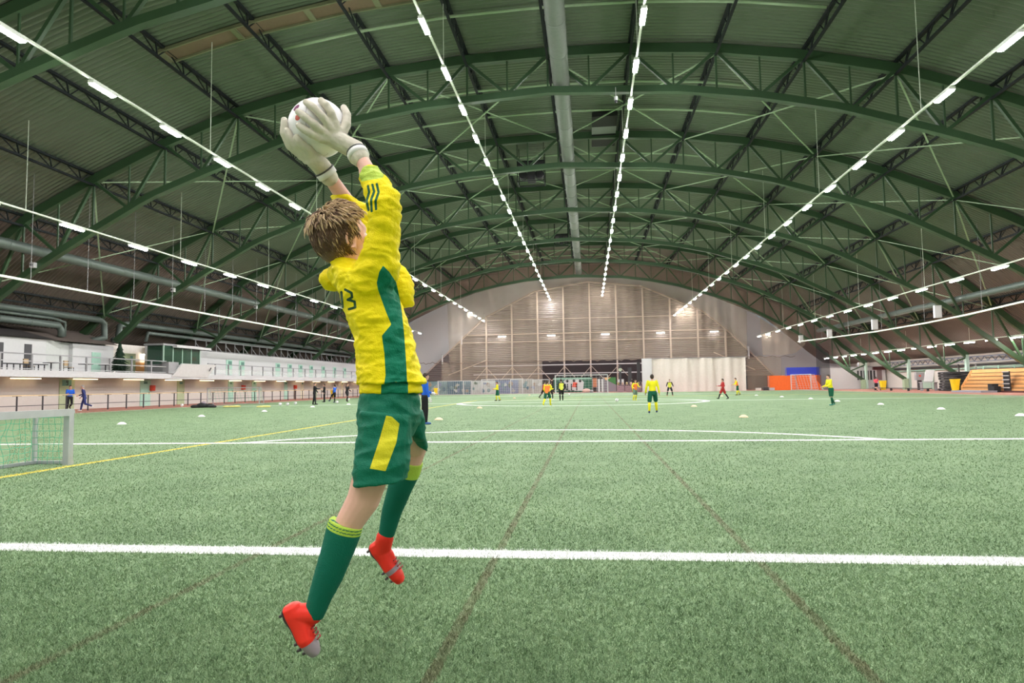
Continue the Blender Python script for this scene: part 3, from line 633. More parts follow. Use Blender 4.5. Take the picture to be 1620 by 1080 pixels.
# black net on the right
t=empty('black_net',(31.5,96,4),'bunched black netting hanging from the truss right of the blue and orange tarpaulins','netting')
sheet(None,31.2,33.0,lambda x:.0+max(0,(32.0-x))*1.6,lambda x:6.6-(x-31.2)*.8,30,3,95.0,.2).build('net',M_MESHK,t)
# tarpaulins
t=empty('tarpaulin',(31,99,0),'orange tarpaulin wall hanging behind the small goal on the right','tarpaulin')
MB().box(25.1,32.3,96.6,96.68,-.012,2.05).build('sheet',M_ORC,t)
for x in (25.2,28.9,32.2): MB().box(x-.04,x+.04,96.55,96.7,0,2.05).build('post',M_GREY,t)
t=empty('tarpaulin',(31.5,98.9,2),'blue tarpaulin hanging above the orange one on the right','tarpaulin')
MB().box(27.5,32.2,96.55,96.63,2.05,3.15).build('sheet',M_BLUEC,t)
for x in (27.6,32.1): MB().box(x-.04,x+.04,96.5,96.65,1.9,3.2).build('post',M_GREY,t)
# goals
def net_grid(w,a,b,c,d,nu,nv,r):   # quad a-b-c-d of cords
    a,b,c,d=map(np.array,(a,b,c,d))
    for i in range(nu+1):
        f=i/nu; w.bar(a+(b-a)*f,d+(c-d)*f,r)
    for j in range(nv+1):
        f=j/nv; w.bar(a+(d-a)*f,b+(c-b)*f,r)
def goal(lab,x,y,wd,h,dep,m=M_WHITE,th=.12,net=M_NETW,nr=.02,cell=.35,ang=0,top=.8,grp=None):
    t=empty('football_goal',(x,y,0),lab,'goal',grp); ca,sa=math.cos(ang),math.sin(ang)
    T=lambda u,v,z:(x+u*ca-v*sa,y+u*sa+v*ca,z)
    for s_ in (-1,1): MB().bar(T(s_*wd/2,0,0),T(s_*wd/2,0,h),th).build('post',m,t)
    MB().bar(T(-wd/2-th/2,0,h),T(wd/2+th/2,0,h),th).build('crossbar',m,t)
    f=MB()
    for s_ in (-1,1): f.bar(T(s_*wd/2,0,h),T(s_*wd/2,top,h),th*.5); f.bar(T(s_*wd/2,top,h),T(s_*wd/2,dep,0),th*.5); f.bar(T(s_*wd/2,0,.04),T(s_*wd/2,dep,.04),th*.6)
    f.bar(T(-wd/2,dep,.04),T(wd/2,dep,.04),th*.6); f.build('back_frame',m,t)
    w=MB(); n=int(wd/cell); 
    net_grid(w,T(-wd/2,dep,.05),T(wd/2,dep,.05),T(wd/2,top,h),T(-wd/2,top,h),n,int(h/cell)+2,nr)
    for s_ in (-1,1): net_grid(w,T(s_*wd/2,0,.05),T(s_*wd/2,dep,.05),T(s_*wd/2,top,h),T(s_*wd/2,0,h),max(3,int(dep/cell)),int(h/cell)+1,nr)
    w.build('net',net,t); return t
goal('full-size white goal in front of the dark opening in the far wall',-1.05,91,7.15,2.5,2.0,cell=.5,nr=.012)
goal('small white goal in front of the orange tarpaulin',28.6,93.5,3.0,2.1,1.6,th=.10,cell=.4,nr=.015,ang=-.9,grp=None)
gx=[(-19.6,'leftmost white goal of the row parked before the far mural'),(-15.8,'second white goal from the left parked before the far mural'),(-12.6,'third white goal from the left parked before the far mural, tallest frame'),(-9.6,'fourth white goal from the left parked before the far mural'),(-6.9,'white goal parked at the right end of the mural row')]
for i,(x,lab) in enumerate(gx): goal(lab,x,95.0-1.1*(i%2),(5.0,4.6,6.0,3.2,2.4)[i],(2.0,1.95,2.15,2.05,2.0)[i],.8,th=.09,cell=.3,nr=.012,top=.5,grp='goals parked before the mural')
# mural boards with loose colour patches
cols=[(.16,.24,.25),(.36,.35,.32),(.08,.14,.18),(.30,.22,.16),(.45,.47,.45),(.12,.15,.11),(.17,.20,.30)]
for i in range(5):
    x0=-24.5+i*3.55; t=empty('mural_board',(x0+1.75,96.3,0),'painted mural board behind the parked goals, %s from the left'%('first','second','third','fourth','fifth')[i],'mural','mural boards')
    MB().box(x0,x0+3.5,96.3,96.36,-.012,2.0).build('board',mat('mural_ground_%d'%i,cols[(i*2)%7],.7,var=.5,scale=1.5),t)
    for c in range(9):
        w=MB(); cx=x0+random.uniform(.4,3.1); cz=random.uniform(.4,1.6); n=7
        pts=[(cx+random.uniform(.12,.42)*math.cos(2*PI*k/n),max(.08,min(1.98,cz+random.uniform(.12,.45)*math.sin(2*PI*k/n)))) for k in range(n)]
        w.poly(pts,96.27-.003*c,96.3); w.build('paint_patch',mat('mural_patch_%d'%(c%7),cols[(c+i)%7],.7,var=.3),t)
# centre: green board with letters, boards behind the goal
t=empty('sign_board',(-1.9,97.5,0),'dark green board with white block letters and red figures behind the goal','sign')
MB().box(-5.2,.4,97.5,97.6,.1,2.3).build('board',mat('dark_green_board',(.03,.11,.07),.6),t)
MB().box(-5.2,.4,97.45,97.5,2.0,2.15).build('top_rail',M_MINT,t)
MB().poly([(-3.9,.3),(-.9,.3),(-.75,1.6),(-1.2,1.95),(-3.5,1.95),(-3.9,1.5)],97.46,97.5).build('white_panel',M_WHITE,t)
def letters(txt,x,y,z,h,w_,m,t):
    S={'H':[(0,0,0,1),(1,0,1,1),(0,.5,1,.5)],'A':[(0,0,.5,1),(.5,1,1,0),(.2,.4,.8,.4)],'L':[(0,0,0,1),(0,0,1,0)],'I':[(.5,0,.5,1)],'K':[(0,0,0,1),(0,.4,1,1),(.2,.5,1,0)],'U':[(0,.1,0,1),(0,.05,1,.05),(1,.1,1,1)]}
    for i,ch in enumerate(txt):
        b=MB(); x0=x+i*w_*1.35
        for a in S[ch]: b.bar((x0+a[0]*w_,y,z+a[1]*h),(x0+a[2]*w_,y,z+a[3]*h),.15,.05,(0,1,0))
        b.build('letter',m,t)
letters('HALLI',-4.3,97.4,.35,1.0,.42,M_BLACK,t)
for x,z in ((-3.2,1.75),(-2.2,1.8),(-1.3,1.75)): MB().ell((x,97.42,z),((.2,0,0),(0,.04,0),(0,0,.22)),10,8).build('painted_head',M_BLACK,t)
MB().poly([(-2.5,.9),(-1.8,.8),(-1.7,1.5),(-2.3,1.6)],97.41,97.44).build('painted_figure',M_RED,t)
def board(lab,x0,x1,y,z0,z1,m,name='board',cat='board'):
    t=empty(name,((x0+x1)/2,y,0),lab,cat); MB().box(x0,x1,y,y+.08,z0,z1).build('panel',m,t); MB().box(x0,x0+.06,y-.02,y+.1,0,z1).build('frame_post',M_GREY,t); MB().box(x1-.06,x1,y-.02,y+.1,0,z1).build('frame_post',M_GREY,t); return t
board('orange-brown board behind the goal right of the green sign',.5,1.2,97.3,.8,2.1,mat('rust_board',(.42,.15,.07),.6))
board('left white narrow banner behind the goal',1.25,1.62,97.2,.1,2.0,M_WHITE2,'banner','banner'); board('right white narrow banner behind the goal',1.75,2.1,97.2,.1,2.0,M_WHITE2,'banner','banner')
t=board('grey board with green triangle inside the right half of the goal',2.15,3.9,97.4,.1,2.2,mat('mauve_board',(.22,.19,.22),.7)); MB().poly([(2.4,1.9),(3.9,1.1),(3.9,2.2),(2.6,2.2)],97.34,97.4).build('green_triangle',mat('mid_green_paint',(.05,.17,.05),.6),t); MB().poly([(2.2,2.15),(3.2,2.2),(2.5,1.75)],97.32,97.34).build('yellow_patch',M_ORANGEW,t)
for i,(x0,x1) in enumerate(((4.0,5.1),(5.2,6.2),(6.9,7.6))):
    t=empty('storage_cage',((x0+x1)/2,97,0),'purple-grey wire storage cage right of the far goal, %s from the left'%('first','second','third')[i],'cage','storage cages')
    MB().box(x0+.05,x1-.05,97,97.6,.05,.95).build('contents',mat('mauve_stuff',(.32,.24,.26),.8,var=.5,scale=4),t)
    f=MB(); net_grid(f,(x0,96.9,.05),(x1,96.9,.05),(x1,96.9,1.1),(x0,96.9,1.1),4,4,.03); f.build('wire',mat('mauve_wire',(.45,.28,.33),.5),t)
    for j in range(3): MB().ell((x0+.25+.3*j,97.3,1.25+.1*(j%2)),((.17,0,0),(0,.15,0),(0,0,.24)),10,8).build('bundle',mat('bundle_%d'%j,[(.35,.28,.14),(.10,.09,.10),(.50,.35,.28)][j],.8),t)
board('white panels left of the wire cages behind the goal',4.15,4.5,97.8,1.1,1.9,M_WHITE2,'banner','banner'); board('white panel with dark centre behind the wire cages',4.7,5.1,97.8,1.1,1.9,M_WHITE2,'banner','banner')
def far_post(lab,x,w_,z): 
    t=empty('dark_column',(x,98.5,0),lab,'column'); MB().box(x-w_,x+w_,98.4,98.7,0,z).build('shaft',M_DARK,t); MB().box(x-w_-.1,x+w_+.1,98.35,98.75,0,.2).build('base',M_DARK,t)
far_post('dark thick column right of the far goal',4.6,.15,4.0); far_post('dark column between the cages',6.0,.25,3.6); far_post('dark column beside the white curtain edge',7.3,.25,4.4)
t=empty('round_sign',(4.45,98.2,3.4),'small round pale clock on the dark column right of the goal','clock'); MB().tube([(4.6,98.38,3.3),(4.6,98.3,3.3)],.25,20).build('dial',mat('pale_green_dial',(.5,.6,.45),.5),t); MB().bar((4.6,98.28,3.3),(4.6,98.28,3.48),.03).build('hand',M_BLACK,t)
def wheelie(lab,x,y,s=1.0,ang=0):
    t=empty('wheeled_bin',(x,y,0),lab,'bin','yellow bins')
    MB().loft([((x,y,.06*s),(.20*s,0,0),(0,.22*s,0)),((x,y,.95*s),(.30*s,0,0),(0,.32*s,0))],24,5).build('body',M_YEL,t)
    MB().loft([((x,y,.95*s),(.33*s,0,0),(0,.35*s,0)),((x,y,1.02*s),(.32*s,0,0),(0,.34*s,0))],24,5).build('rim',M_YEL,t)
    MB().tube([(x-.2*s,y+.2*s,.1*s),(x-.14*s,y+.2*s,.1*s)],.1*s,14).build('wheel',M_BLACK,t)
wheelie('yellow bin right of the far goal beside the cages',6.35,96,1.0)
wheelie('yellow bin at the left end of the far mural',-22.4,95,1.0); wheelie('yellow bin by the ground-floor wall behind the footballer in black',-33.3,83,1.0)
wheelie('yellow bin standing against the black stack of mats on the right',34.3,66.6,1.15); wheelie('yellow bin right of the jogger in pink',33.6,80.3,1.1)
t=empty('parcel',(-.4,96.5,0),'pink bundle lying on the ground behind the goal','bundle'); MB().ell((-.4,96.5,.3),((.6,0,0),(0,.3,0),(0,0,.32))).build('sack',mat('pink_sack',(.6,.42,.36),.8),t,True); MB().ell((.3,96.5,.2),((.3,0,0),(0,.2,0),(0,0,.22))).build('small_sack',M_GREY,t,True)
# low clutter right of the curtain
for i,x in enumerate((23.6,24.6,25.4)):
    t=empty('storage_box',(x,96,0),('pale','dark','white')[i]+' low box on the ground right of the white curtain','box'); MB().box(x-.35,x+.35,95.8,96.2,0,.35+.1*(i%2)).build('body',(M_BEIGE,M_DARK,M_WHITE)[i],t); MB().box(x-.37,x+.37,95.78,96.22,.35+.1*(i%2),.38+.1*(i%2)).build('lid',M_GREY,t)
#%%RIGHT
# ================================================================ right side
t=empty('service_cabin',(36.6,98,0),'low white cabin with a row of narrow windows on the far right','cabin')
MB().box(32.5,41.0,97,100,0,3.0).build('walls',M_WHITE2,t); MB().box(32.4,41.1,96.9,100,3.0,3.12).build('roof',M_GREY,t)
for i in range(6):
    x=37.25+i*.43; MB().box(x,x+.22,96.95,97,1.25,2.55).build('window',M_DARK,t)
MB().box(39.85,40.5,96.95,97,1.2,2.6).build('window',mat('brown_pane',(.22,.16,.16),.4),t); MB().box(39.3,41.2,96.7,97,2.62,3.05).build('awning',mat('dark_red_awning',(.08,.02,.02),.6),t)
t=empty('door',(40.9,86,0),'grey-green door at the right end of the white cabin','door'); MB().box(41.1,41.17,84.5,88.5,0,2.4).build('leaf',mat('greygreen_door',(.30,.42,.33),.5),t); MB().box(41.05,41.1,84.8,84.9,1.0,1.2).build('handle',M_DARK,t)
t=empty('rolled_mat',(38.8,95.5,3.2),'pale cylinder lying on the roof edge above the white cabin','roll'); MB().tube([(37.6,97.3,3.42),(39.0,97.3,3.42)],.3,16).build('roll',M_BEIGE,t); MB().tube([(37.55,97.3,3.42),(37.6,97.3,3.42)],.31,16).build('end_cap',M_ALU,t)
# side lattice beam and pipes along the right wall
t=empty('lattice_beam',(40.4,60,3.3),'blue-lit horizontal lattice beam along the right wall','beam')
bl=mat('blue_lit_steel',(.10,.12,.19),.45)  # bluish light falling on the beam is put into this colour
MB().box(40.3,40.4,30,96,3.45,3.55).build('chord',bl,t); MB().box(40.3,40.4,30,96,2.95,3.03).build('chord',bl,t)
w=MB()
for y in np.arange(30,95,1.2): w.bar((40.35,y,3.0),(40.35,y+.6,3.5),.05).bar((40.35,y+.6,3.5),(40.35,y+1.2,3.0),.05)
w.build('lattice',bl,t)
pipe('dark pipe along the right wall under the lattice beam',[(40.9,30,2.6),(40.9,95,2.6)],.10,M_DARK)
pipe('pale pipe along the right wall above the bleachers',[(40.9,30,2.3),(40.9,95,2.3)],.07,M_MINT)
# bleachers
t=empty('bleachers',(36.5,52,0),'orange wooden bleachers beside the track at the right edge','bleachers')
NB=5
for i in range(NB):
    x0=34.6+i*.2; z=.42+i*.33
    MB().box(x0+.1,x0+.15,34,66.1,z-.36,z).build('gap_shade_strip',M_DARK,t)  # solid backing strip, shade between the boards put into its dark colour
    MB().box(x0,x0+.2,34,66.2-.05*i,z-.05,z).build('seat_board',M_WOOD,t)
    MB().box(x0-.02,x0+.02,34,66.2-.05*i,z-.31,z-.10).build('riser_board',M_WOOD,t)
MB().add([(34.6,66.25,.1),(35.7,66.25,.1),(35.7,66.25,2.0),(35.5,66.25,1.9),(34.6,66.25,.45),(34.6,66.2,.1),(35.7,66.2,.1),(35.7,66.2,2.0),(35.5,66.2,1.9),(34.6,66.2,.45)],[(0,1,2,3,4),(9,8,7,6,5),(0,5,6,1),(1,6,7,2),(2,7,8,3),(3,8,9,4),(4,9,5,0)]).build('side_board',M_WOOD,t)
MB().box(35.62,35.7,34,66.2,1.72,2.0).build('back_board',M_WOOD,t)
w=MB()
for y in np.arange(36,66,2.2): MB().bar((35.75,y,1.8),(35.75,y,2.3),.06).build('rail_post',M_MINT,t)
MB().box(35.73,35.77,34,66.2,2.27,2.31).build('top_rail',M_MINT,t)
MB().box(34.3,34.6,34,66.2,0,.14).build('kick_board',mat('dark_brown',(.09,.03,.025),.6),t)
for i in range(5):
    x0=34.42; z=.38+i*.33; MB().box(x0-.08,x0,58.7,59.5,z-.03,z+.05).build('step',M_WHITE,t); MB().box(x0,x0+.1,58.7,59.5,z-.28,z+.05).build('step_riser',M_BLACK,t)
t=empty('handcart',(34.1,60.2,0),'black low stair block at the foot of the bleacher steps','step'); MB().box(33.8,34.3,59.7,60.6,0,.5).build('block',M_BLACK,t); MB().box(33.8,34.3,60.0,60.6,.5,.72).build('upper_block',M_BLACK,t)
t=empty('grey_mat',(33,63,0),'grey mat lying at the track edge in front of the bleachers','mat'); MB().box(32.6,33.9,59.5,64.0,0,.12).build('pad',M_GRAPH,t); MB().box(32.58,33.92,59.48,64.02,.12,.15).build('cover',M_GRAPH,t)
# black stack of mats
for i in range(7):
    z=.02+i*.27; dx_=random.uniform(-.15,.15)
    t=empty('crash_mat',(36.1,70,z),'black folded crash mat in the stack behind the yellow bin, %s'%('bottom of the stack','second from the bottom','third from the bottom','fourth from the bottom','third from the top','second from the top','topmost')[i],'mat','stacked crash mats')
    MB().loft([((36.1+dx_,70,z+.0),(1.0,0,0),(0,1.2,0)),((36.1+dx_,70,z+.03),(1.08,0,0),(0,1.28,0)),((36.1+dx_,70,z+.22),(1.08,0,0),(0,1.28,0)),((36.1+dx_,70,z+.25),(1.0,0,0),(0,1.2,0))],24,6).build('pad',M_BLACK,t); MB().box(36.1+dx_-1.1,36.1+dx_-1.08,69.9,70.3,z+.09,z+.15).build('strap',M_GREY,t)
t=empty('whiteboard_easel',(36.6,76,0),'tilted whiteboard on an easel by the right wall','easel')
MB().add([(36.0,76,.95),(36.9,76,.95),(37.3,76.3,2.2),(36.4,76.3,2.2),(36.0,76.06,.95),(36.9,76.06,.95),(37.3,76.36,2.2),(36.4,76.36,2.2)],[(0,1,2,3),(7,6,5,4),(0,4,5,1),(1,5,6,2),(2,6,7,3),(3,7,4,0)]).build('board',M_WHITE2,t)
for x in (36.0,36.9): MB().bar((x,76.4,1.1),(x-.15,75.9,0),.05).build('leg',M_GREY,t)
t=empty('electric_cabinet',(37.6,80,0),'grey electric cabinet fixed to a post by the right wall','cabinet'); MB().box(37.0,37.9,79.8,80.2,1.1,2.0).build('box',M_GREY,t); MB().box(37.2,37.7,79.9,80.1,0,1.1).build('pedestal',M_DARK,t); MB().box(37.3,37.5,79.75,79.8,1.5,1.7).build('red_sticker',M_RED,t)
for i,(x,y) in enumerate(((38.2,73),(38.9,71.2))):
    t=empty('upright_post',(x,y,0),'%s tall dark post leaning by the right wall behind the mats'%('left','right')[i],'post'); MB().bar((x,y,.1),(x-.2,y,2.7),.09).build('shaft',(M_DARK,M_GREY)[i],t); MB().box(x-.2,x+.2,y-.2,y+.2,0,.1).build('base',M_DARK,t)
t=empty('table',(34.9,72.5,0),'white trestle table in front of the black mats','table'); MB().box(34.0,35.6,72.2,72.9,.85,.9).build('top',M_WHITE,t)
for x in (34.1,35.5): MB().box(x-.03,x+.03,72.3,72.8,0,.85).build('leg',M_GREY,t)
t=empty('low_bench',(33.2,74,0),'long low dark bench along the right track','bench'); MB().box(33.1,33.4,69,82,.25,.32).build('seat',M_DARK,t)
for y in (69.5,73.5,77.5,81.5): MB().box(33.15,33.35,y-.05,y+.05,0,.25).build('leg',M_DARK,t)
# ================================================================ cones and balls
def cone(x,y,lab,m,grp):
    t=empty('marker_cone',(x,y,0),lab,'cone',grp); MB().lathe([(.15,.003),(.15,.012),(.11,.05),(.05,.085),(.035,.085),(.10,.045),(.13,.003)],(x,y,0),20).build('disc',m,t,True)
M_CW=mat('white_cone',(.85,.85,.82),.5); M_CO=mat('pale_orange_cone',(.85,.60,.40),.5)
LW=['third nearest','fourth nearest','fifth nearest','sixth nearest','farthest']
for i,(x,y) in enumerate([(-16.5,21.7),(-17.1,27.5),(-17,33),(-17.4,40),(-17,45.2)]): cone(x,y,'white marker cone of the left line of cones, %s'%(ORD[i] if i<4 else 'farthest'),M_CW,'left line of cones')
for i,(x,y) in enumerate([(13.04,21.8),(13.4,27.1),(13.7,33.1),(13.85,39),(14.4,45.2),(14.45,51.9),(14.4,59.3)]): cone(x,y,'white marker cone of the right line of cones, %s'%(ORD[i] if i<6 else 'farthest'),M_CW,'right line of cones')
for i,(x,y) in enumerate([(-5.28,22.8),(-5.8,34.6),(-6.9,60.7),(-7.2,79.5)]): cone(x,y,'pale orange cone of the middle left line of cones, %s'%(ORD[i] if i<3 else 'farthest'),M_CO,'middle left cones')
for i,(x,y) in enumerate([(5.05,22.6),(5.1,33.3),(11.3,58.5)]): cone(x,y,'pale orange cone of the middle right line of cones, %s'%(ORD[i] if i<2 else 'farthest'),M_CO,'middle right cones')
M_BALL=mat('ball_white',(.85,.85,.86),.35)
def football(x,y,lab,z=0,r=.11):
    t=empty('football',(x,y,z),lab,'ball'); MB().ball((x,y,z+r),r,20,14).build('cover',M_BALL,t,True)
    w=MB()
    for k in range(9):
        v=np.array([math.sin(k*2.4)*math.cos(k*1.3),math.cos(k*2.4),math.sin(k*1.3)*math.sin(k*2.4)]); v/=np.linalg.norm(v)
        a=np.cross(v,(0,.2,1)); a/=np.linalg.norm(a); b=np.cross(v,a); c=np.array((x,y,z+r))+v*r*.97; w.ell(c,(a*r*.2,b*r*.2,v*r*.08),8,6)
    w.build('dark_panels',M_BLACK,t,True)
football(1.83,44.8,'football rolling in the middle of the far pitch')
football(-29.9,45.6,'football beside the black bags by the left fence'); football(-21.9,44.8,'left one of two footballs lying together near the man in black'); football(-21.3,44.7,'right one of two footballs lying together near the man in black')
football(-21.8,47.06,'football just right of the pair near the man in black'); football(-19.5,49.4,'football at the feet of the player in blue'); football(-23.3,62,'football right of the players in blue and black'); football(-2.28,75.3,'football far behind the players in yellow bibs')
# bags, cloths
t=empty('kit_bag',(-25.9,42.2,0),'black kit bags heaped on the turf at the left','bag')
w=MB(); 
for dx_,dy_,a,b,c in ((-.7,-.2,.3,.25,.12),(-.3,0,.38,.3,.2),(.15,.1,.35,.3,.16),(.5,-.1,.3,.25,.10)): w.ell((-25.9+dx_,42.2+dy_,c*.7),((a,0,0),(0,b,0),(0,0,c)))
linkmesh(remesh(w,'bags',.04,3),'bags',M_BLACK,t); MB().ell((-26.1,42.2,.3),((.16,0,0),(0,.12,0),(0,0,.12))).build('folded_top',mat('mauve_cloth',(.3,.25,.3),.8),t,True)
for lab,x,y in (('yellow bib cloth lying left on the turf near the black bags',-24.1,42.3),('yellow bib cloth lying right on the turf near the balls',-21.5,41.2)):
    t=empty('bib_cloth',(x,y,0),lab,'cloth'); w=MB()
    for k in range(5): w.ell((x+random.uniform(-.5,.5),y+random.uniform(-.2,.2),.05),((.3,0,0),(0,.2,0),(0,0,.06)),12,6)
    linkmesh(remesh(w,'heap',.03,2),'heap',mat('pale_yellow_cloth',(.8,.72,.25),.8),t)
t=goal('small grey practice goal by the left fence behind the black bags',-28.4,50.0,4.4,1.35,.8,m=M_ALU,th=.07,net=M_NETG,nr=.008,cell=.3,top=.3)
# ================================================================ small goal in the left foreground
gx0,gy0,gy1,gh=-8.32,9.73,6.7,.86
t=empty('small_goal',(gx0,8.2,0),'small aluminium goal with green net at the left edge','goal')
for y in (gy0,gy1): MB().box(gx0-.05,gx0+.05,y-.05,y+.05,0,gh-.08).build('post',M_ALU,t)
MB().box(gx0-.05,gx0+.05,gy1-.05,gy0+.05,gh-.08,gh+.03).build('crossbar',M_ALU,t)
for y in (gy0+.1,gy1): 
    MB().bar((gx0-.68,y,0),(gx0-.68,y,gh-.03),.055).build('rear_post',M_ALU,t); MB().bar((gx0,y,gh-.02),(gx0-.68,y,gh-.02),.05).build('side_bar',M_ALU,t); MB().bar((gx0,y,.03),(gx0-.68,y,.03),.05).build('side_bar',M_ALU,t)
MB().bar((gx0-.68,gy0+.1,.03),(gx0-.68,gy1,.03),.05).build('ground_bar',M_ALU,t)
w=MB(); cs=.10
ny=int((gy0-gy1)/cs)
for i in range(ny+1):
    y=gy1+(gy0-gy1)*i/ny; pts=[]
    for j in range(14):
        f=j/13; s_=math.sin(f*PI); pts.append((gx0-.05-(.62 if f>.0 else 0)*min(1,f*3.0)-.02*math.sin(i*1.7+j),y+.035*math.sin(j*1.1+i*.8)*s_,(gh-.03) if f<.33 else (gh-.03)*(1-(f-.33)/.67)+.01))
    w.tube(pts,.0035,4)
for j in range(1,13):
    f=j/13; x=gx0-.05-.62*min(1,f*3.0); z=(gh-.03) if f<.33 else (gh-.03)*(1-(f-.33)/.67)+.01
    w.tube([(x-.02*math.sin(i*1.7+j),gy1+(gy0-gy1)*i/ny,z+.012*math.sin(i*2.0+j)) for i in range(ny+1)],.0035,4)
for y in (gy0+.05,):
    for i in range(8): x=gx0-.68*i/7; w.tube([(x,y+.02*math.sin(k+i),gh*k/8) for k in range(9)],.0035,4)
    for k in range(1,9): w.tube([(gx0-.68*i/7,y+.02*math.sin(k+i),gh*k/8) for i in range(8)],.0035,4)
w.tube([(gx0-.72,gy1+(gy0-gy1)*i/20,.03+.01*math.sin(i)) for i in range(21)],.014,6)
w.build('net',M_NETG,t)
#%%PEOPLE
SKIN=mat('skin',(.62,.36,.27),.5,var=.05,bump=.05); HAIRD=mat('dark_hair',(.035,.022,.015),.6); HAIRG=mat('grey_hair',(.35,.32,.30),.6)
CL={}
def cloth(n,c): 
    return mat('cloth_'+n,c,.75,var=.08,bump=.3,bscale=40,spec=.2)
YL=cloth('yellow',(.80,.74,.02)); GN=cloth('green',(.01,.10,.055)); YB=cloth('yellow_bib',(.72,.72,.10)); BK=cloth('black',(.015,.015,.018)); RD=cloth('red',(.40,.03,.03)); OB=cloth('orange_bib',(.85,.22,.06)); BL=cloth('blue',(.02,.12,.60)); NV=cloth('navy',(.03,.04,.14)); PK=cloth('pink',(.75,.10,.14)); WH=cloth('white',(.75,.75,.73)); GG=cloth('grey_green',(.14,.22,.17))
def person(lab,x,y,H,head,shirt,shorts,socks,shoes,hair=HAIRD,longs=False,sleeve=1.0,pose=None,bib=None,gloves=None,voxel=.011,z0=0):
    """heading in degrees: 0 faces right (+X), 90 faces away; pose angles in degrees"""
    P=dict(lean=4,tr=(10,10),tl=(-8,12),ar=(15,20),al=(-10,25),spr=4,aspr=12,hd=0); P.update(pose or {})
    r=math.radians; L_=H
    def rot(v,ax,a):
        v=Vector(v); return np.array(Matrix.Rotation(a,3,ax)@v)
    def dirn(p,s,base=(0,0,-1)):     # swing forward by p, out to the side by s
        v=rot(base,'Y',-r(p)); return rot(v,'X',r(s))
    hip=np.zeros(3); up=rot((0,0,1),'Y',r(P['lean'])); lat=np.array((0,1.,0))
    neck=hip+up*.30*L_; headc=neck+rot((0,0,1),'Y',r(P['lean']*.5))*.105*L_+np.array((.012*L_,0,0))
    J={}
    for s,k,ka in ((1,'tl','al'),(-1,'tr','ar')):
        h=hip+lat*s*.055*L_; t_,b_=P[k]; kn=h+dirn(t_,P['spr']*s)*.245*L_; an=kn+dirn(t_-b_,P['spr']*s*.5)*.235*L_
        J['leg',s]=(h,kn,an,t_-b_)
        sh=hip+up*.285*L_+lat*s*.105*L_; a_,e_=P[ka]; el=sh+dirn(a_,P['aspr']*s)*.165*L_; wr=el+dirn(a_+e_,P['aspr']*s*-.3 if e_>40 else P['aspr']*s*.5)*.145*L_
        J['arm',s]=(sh,el,wr)
    low=min(J['leg',s][2][2] for s in (1,-1))-.045*L_
    A=r(head); Rz=np.array(Matrix.Rotation(A,3,'Z'))
    def T(p): 
        p=np.array(p,float); p=Rz@(p-np.array((0,0,low))); return p+np.array((x,y,z0))
    t=empty('person',(x,y,z0),lab,'person')
    s0=L_/1.6
    body=MB()
    fx=Rz@np.array((1.,0,0)); fy=Rz@np.array((0,1.,0)); fz=np.array((0,0,1.))
    def ring(c,a,b): return (T(c),fx*a*s0,fy*b*s0)
    tors=[(hip-up*.03*L_,.085,.125),(hip+up*.06*L_,.085,.125),(hip+up*.14*L_,.08,.12),(hip+up*.22*L_,.09,.145),(hip+up*.275*L_,.075,.15),(hip+up*.305*L_,.05,.06)]
    body.loft([ring(*q) for q in tors],20)
    body.limb([T(neck-up*.02*L_),T(headc)],[.052*s0,.05*s0],10)
    body.ell(T(headc),(fx*.088*s0,fy*.07*s0,fz*.105*s0)); body.ell(T(headc+np.array((.03,0,-.05))*s0),(fx*.06*s0,fy*.052*s0,fz*.065*s0))
    body.ball(T(headc+np.array((.096,0,-.012))*s0),.016*s0,8,6)
    for s in (1,-1): body.ball(T(headc+np.array((0,.075*s,-.01))*s0),.02*s0,8,6)
    shirtm=MB(); shirtm.loft([(c,a*1.16,b*1.14) for c,a,b in [ring(*q) for q in tors]],22)
    for s in (1,-1):
        sh,el,wr=J['arm',s]; body.limb([T(sh),T(el),T(wr)],[.046*s0,.035*s0,.026*s0],10)
        d=(wr-el)/np.linalg.norm(wr-el); pal=wr+d*.05*s0; body.limb([T(wr),T(pal)],[.026*s0,.028*s0],8)
        sd=np.cross(d,(0,1,0)); n_=np.linalg.norm(sd); sd=sd/n_ if n_>.1 else np.array((1.,0,0))
        for q in range(4):
            o_=sd*(q-1.5)*.018*s0; bend=d*.04+np.array((.012,-.01*s,0)); body.limb([T(pal+o_),T(pal+o_+d*.035*s0),T(pal+o_+bend*1.6*s0)],[.0095*s0,.009*s0,.008*s0],6)
        body.limb([T(wr+d*.02*s0),T(wr+d*.05*s0+sd*.04*s0)],[.011*s0,.009*s0],6)
        e=sleeve
        if e>=1: shirtm.limb([T(sh),T(el),T(el+(wr-el)*.88)],[.064*s0,.05*s0,.038*s0],12)
        else: shirtm.limb([T(sh),T(sh+(el-sh)*.75)],[.064*s0,.056*s0],12)
        if gloves:
            g_=MB(); g_.limb([T(wr-d*.02*s0),T(pal)],[.04*s0,.045*s0],8)
            for q in range(4): o_=sd*(q-1.5)*.022*s0; g_.limb([T(pal+o_),T(pal+o_+d*.05*s0),T(pal+o_+(d*.075+np.array((.01,0,0)))*s0)],[.013*s0]*3,6)
            g_.limb([T(wr+d*.02*s0),T(wr+d*.05*s0+sd*.06*s0)],[.014*s0]*2,6)
            linkmesh(remesh(g_,'glove',.01,2),'glove',gloves,t)
    trm=MB(); trm.loft([(c,a*1.22,b*1.15) for c,a,b in [ring(hip+up*.05*L_,.085,.125),ring(hip-up*.03*L_,.09,.13),ring(hip-up*.06*L_,.08,.12)]],20)
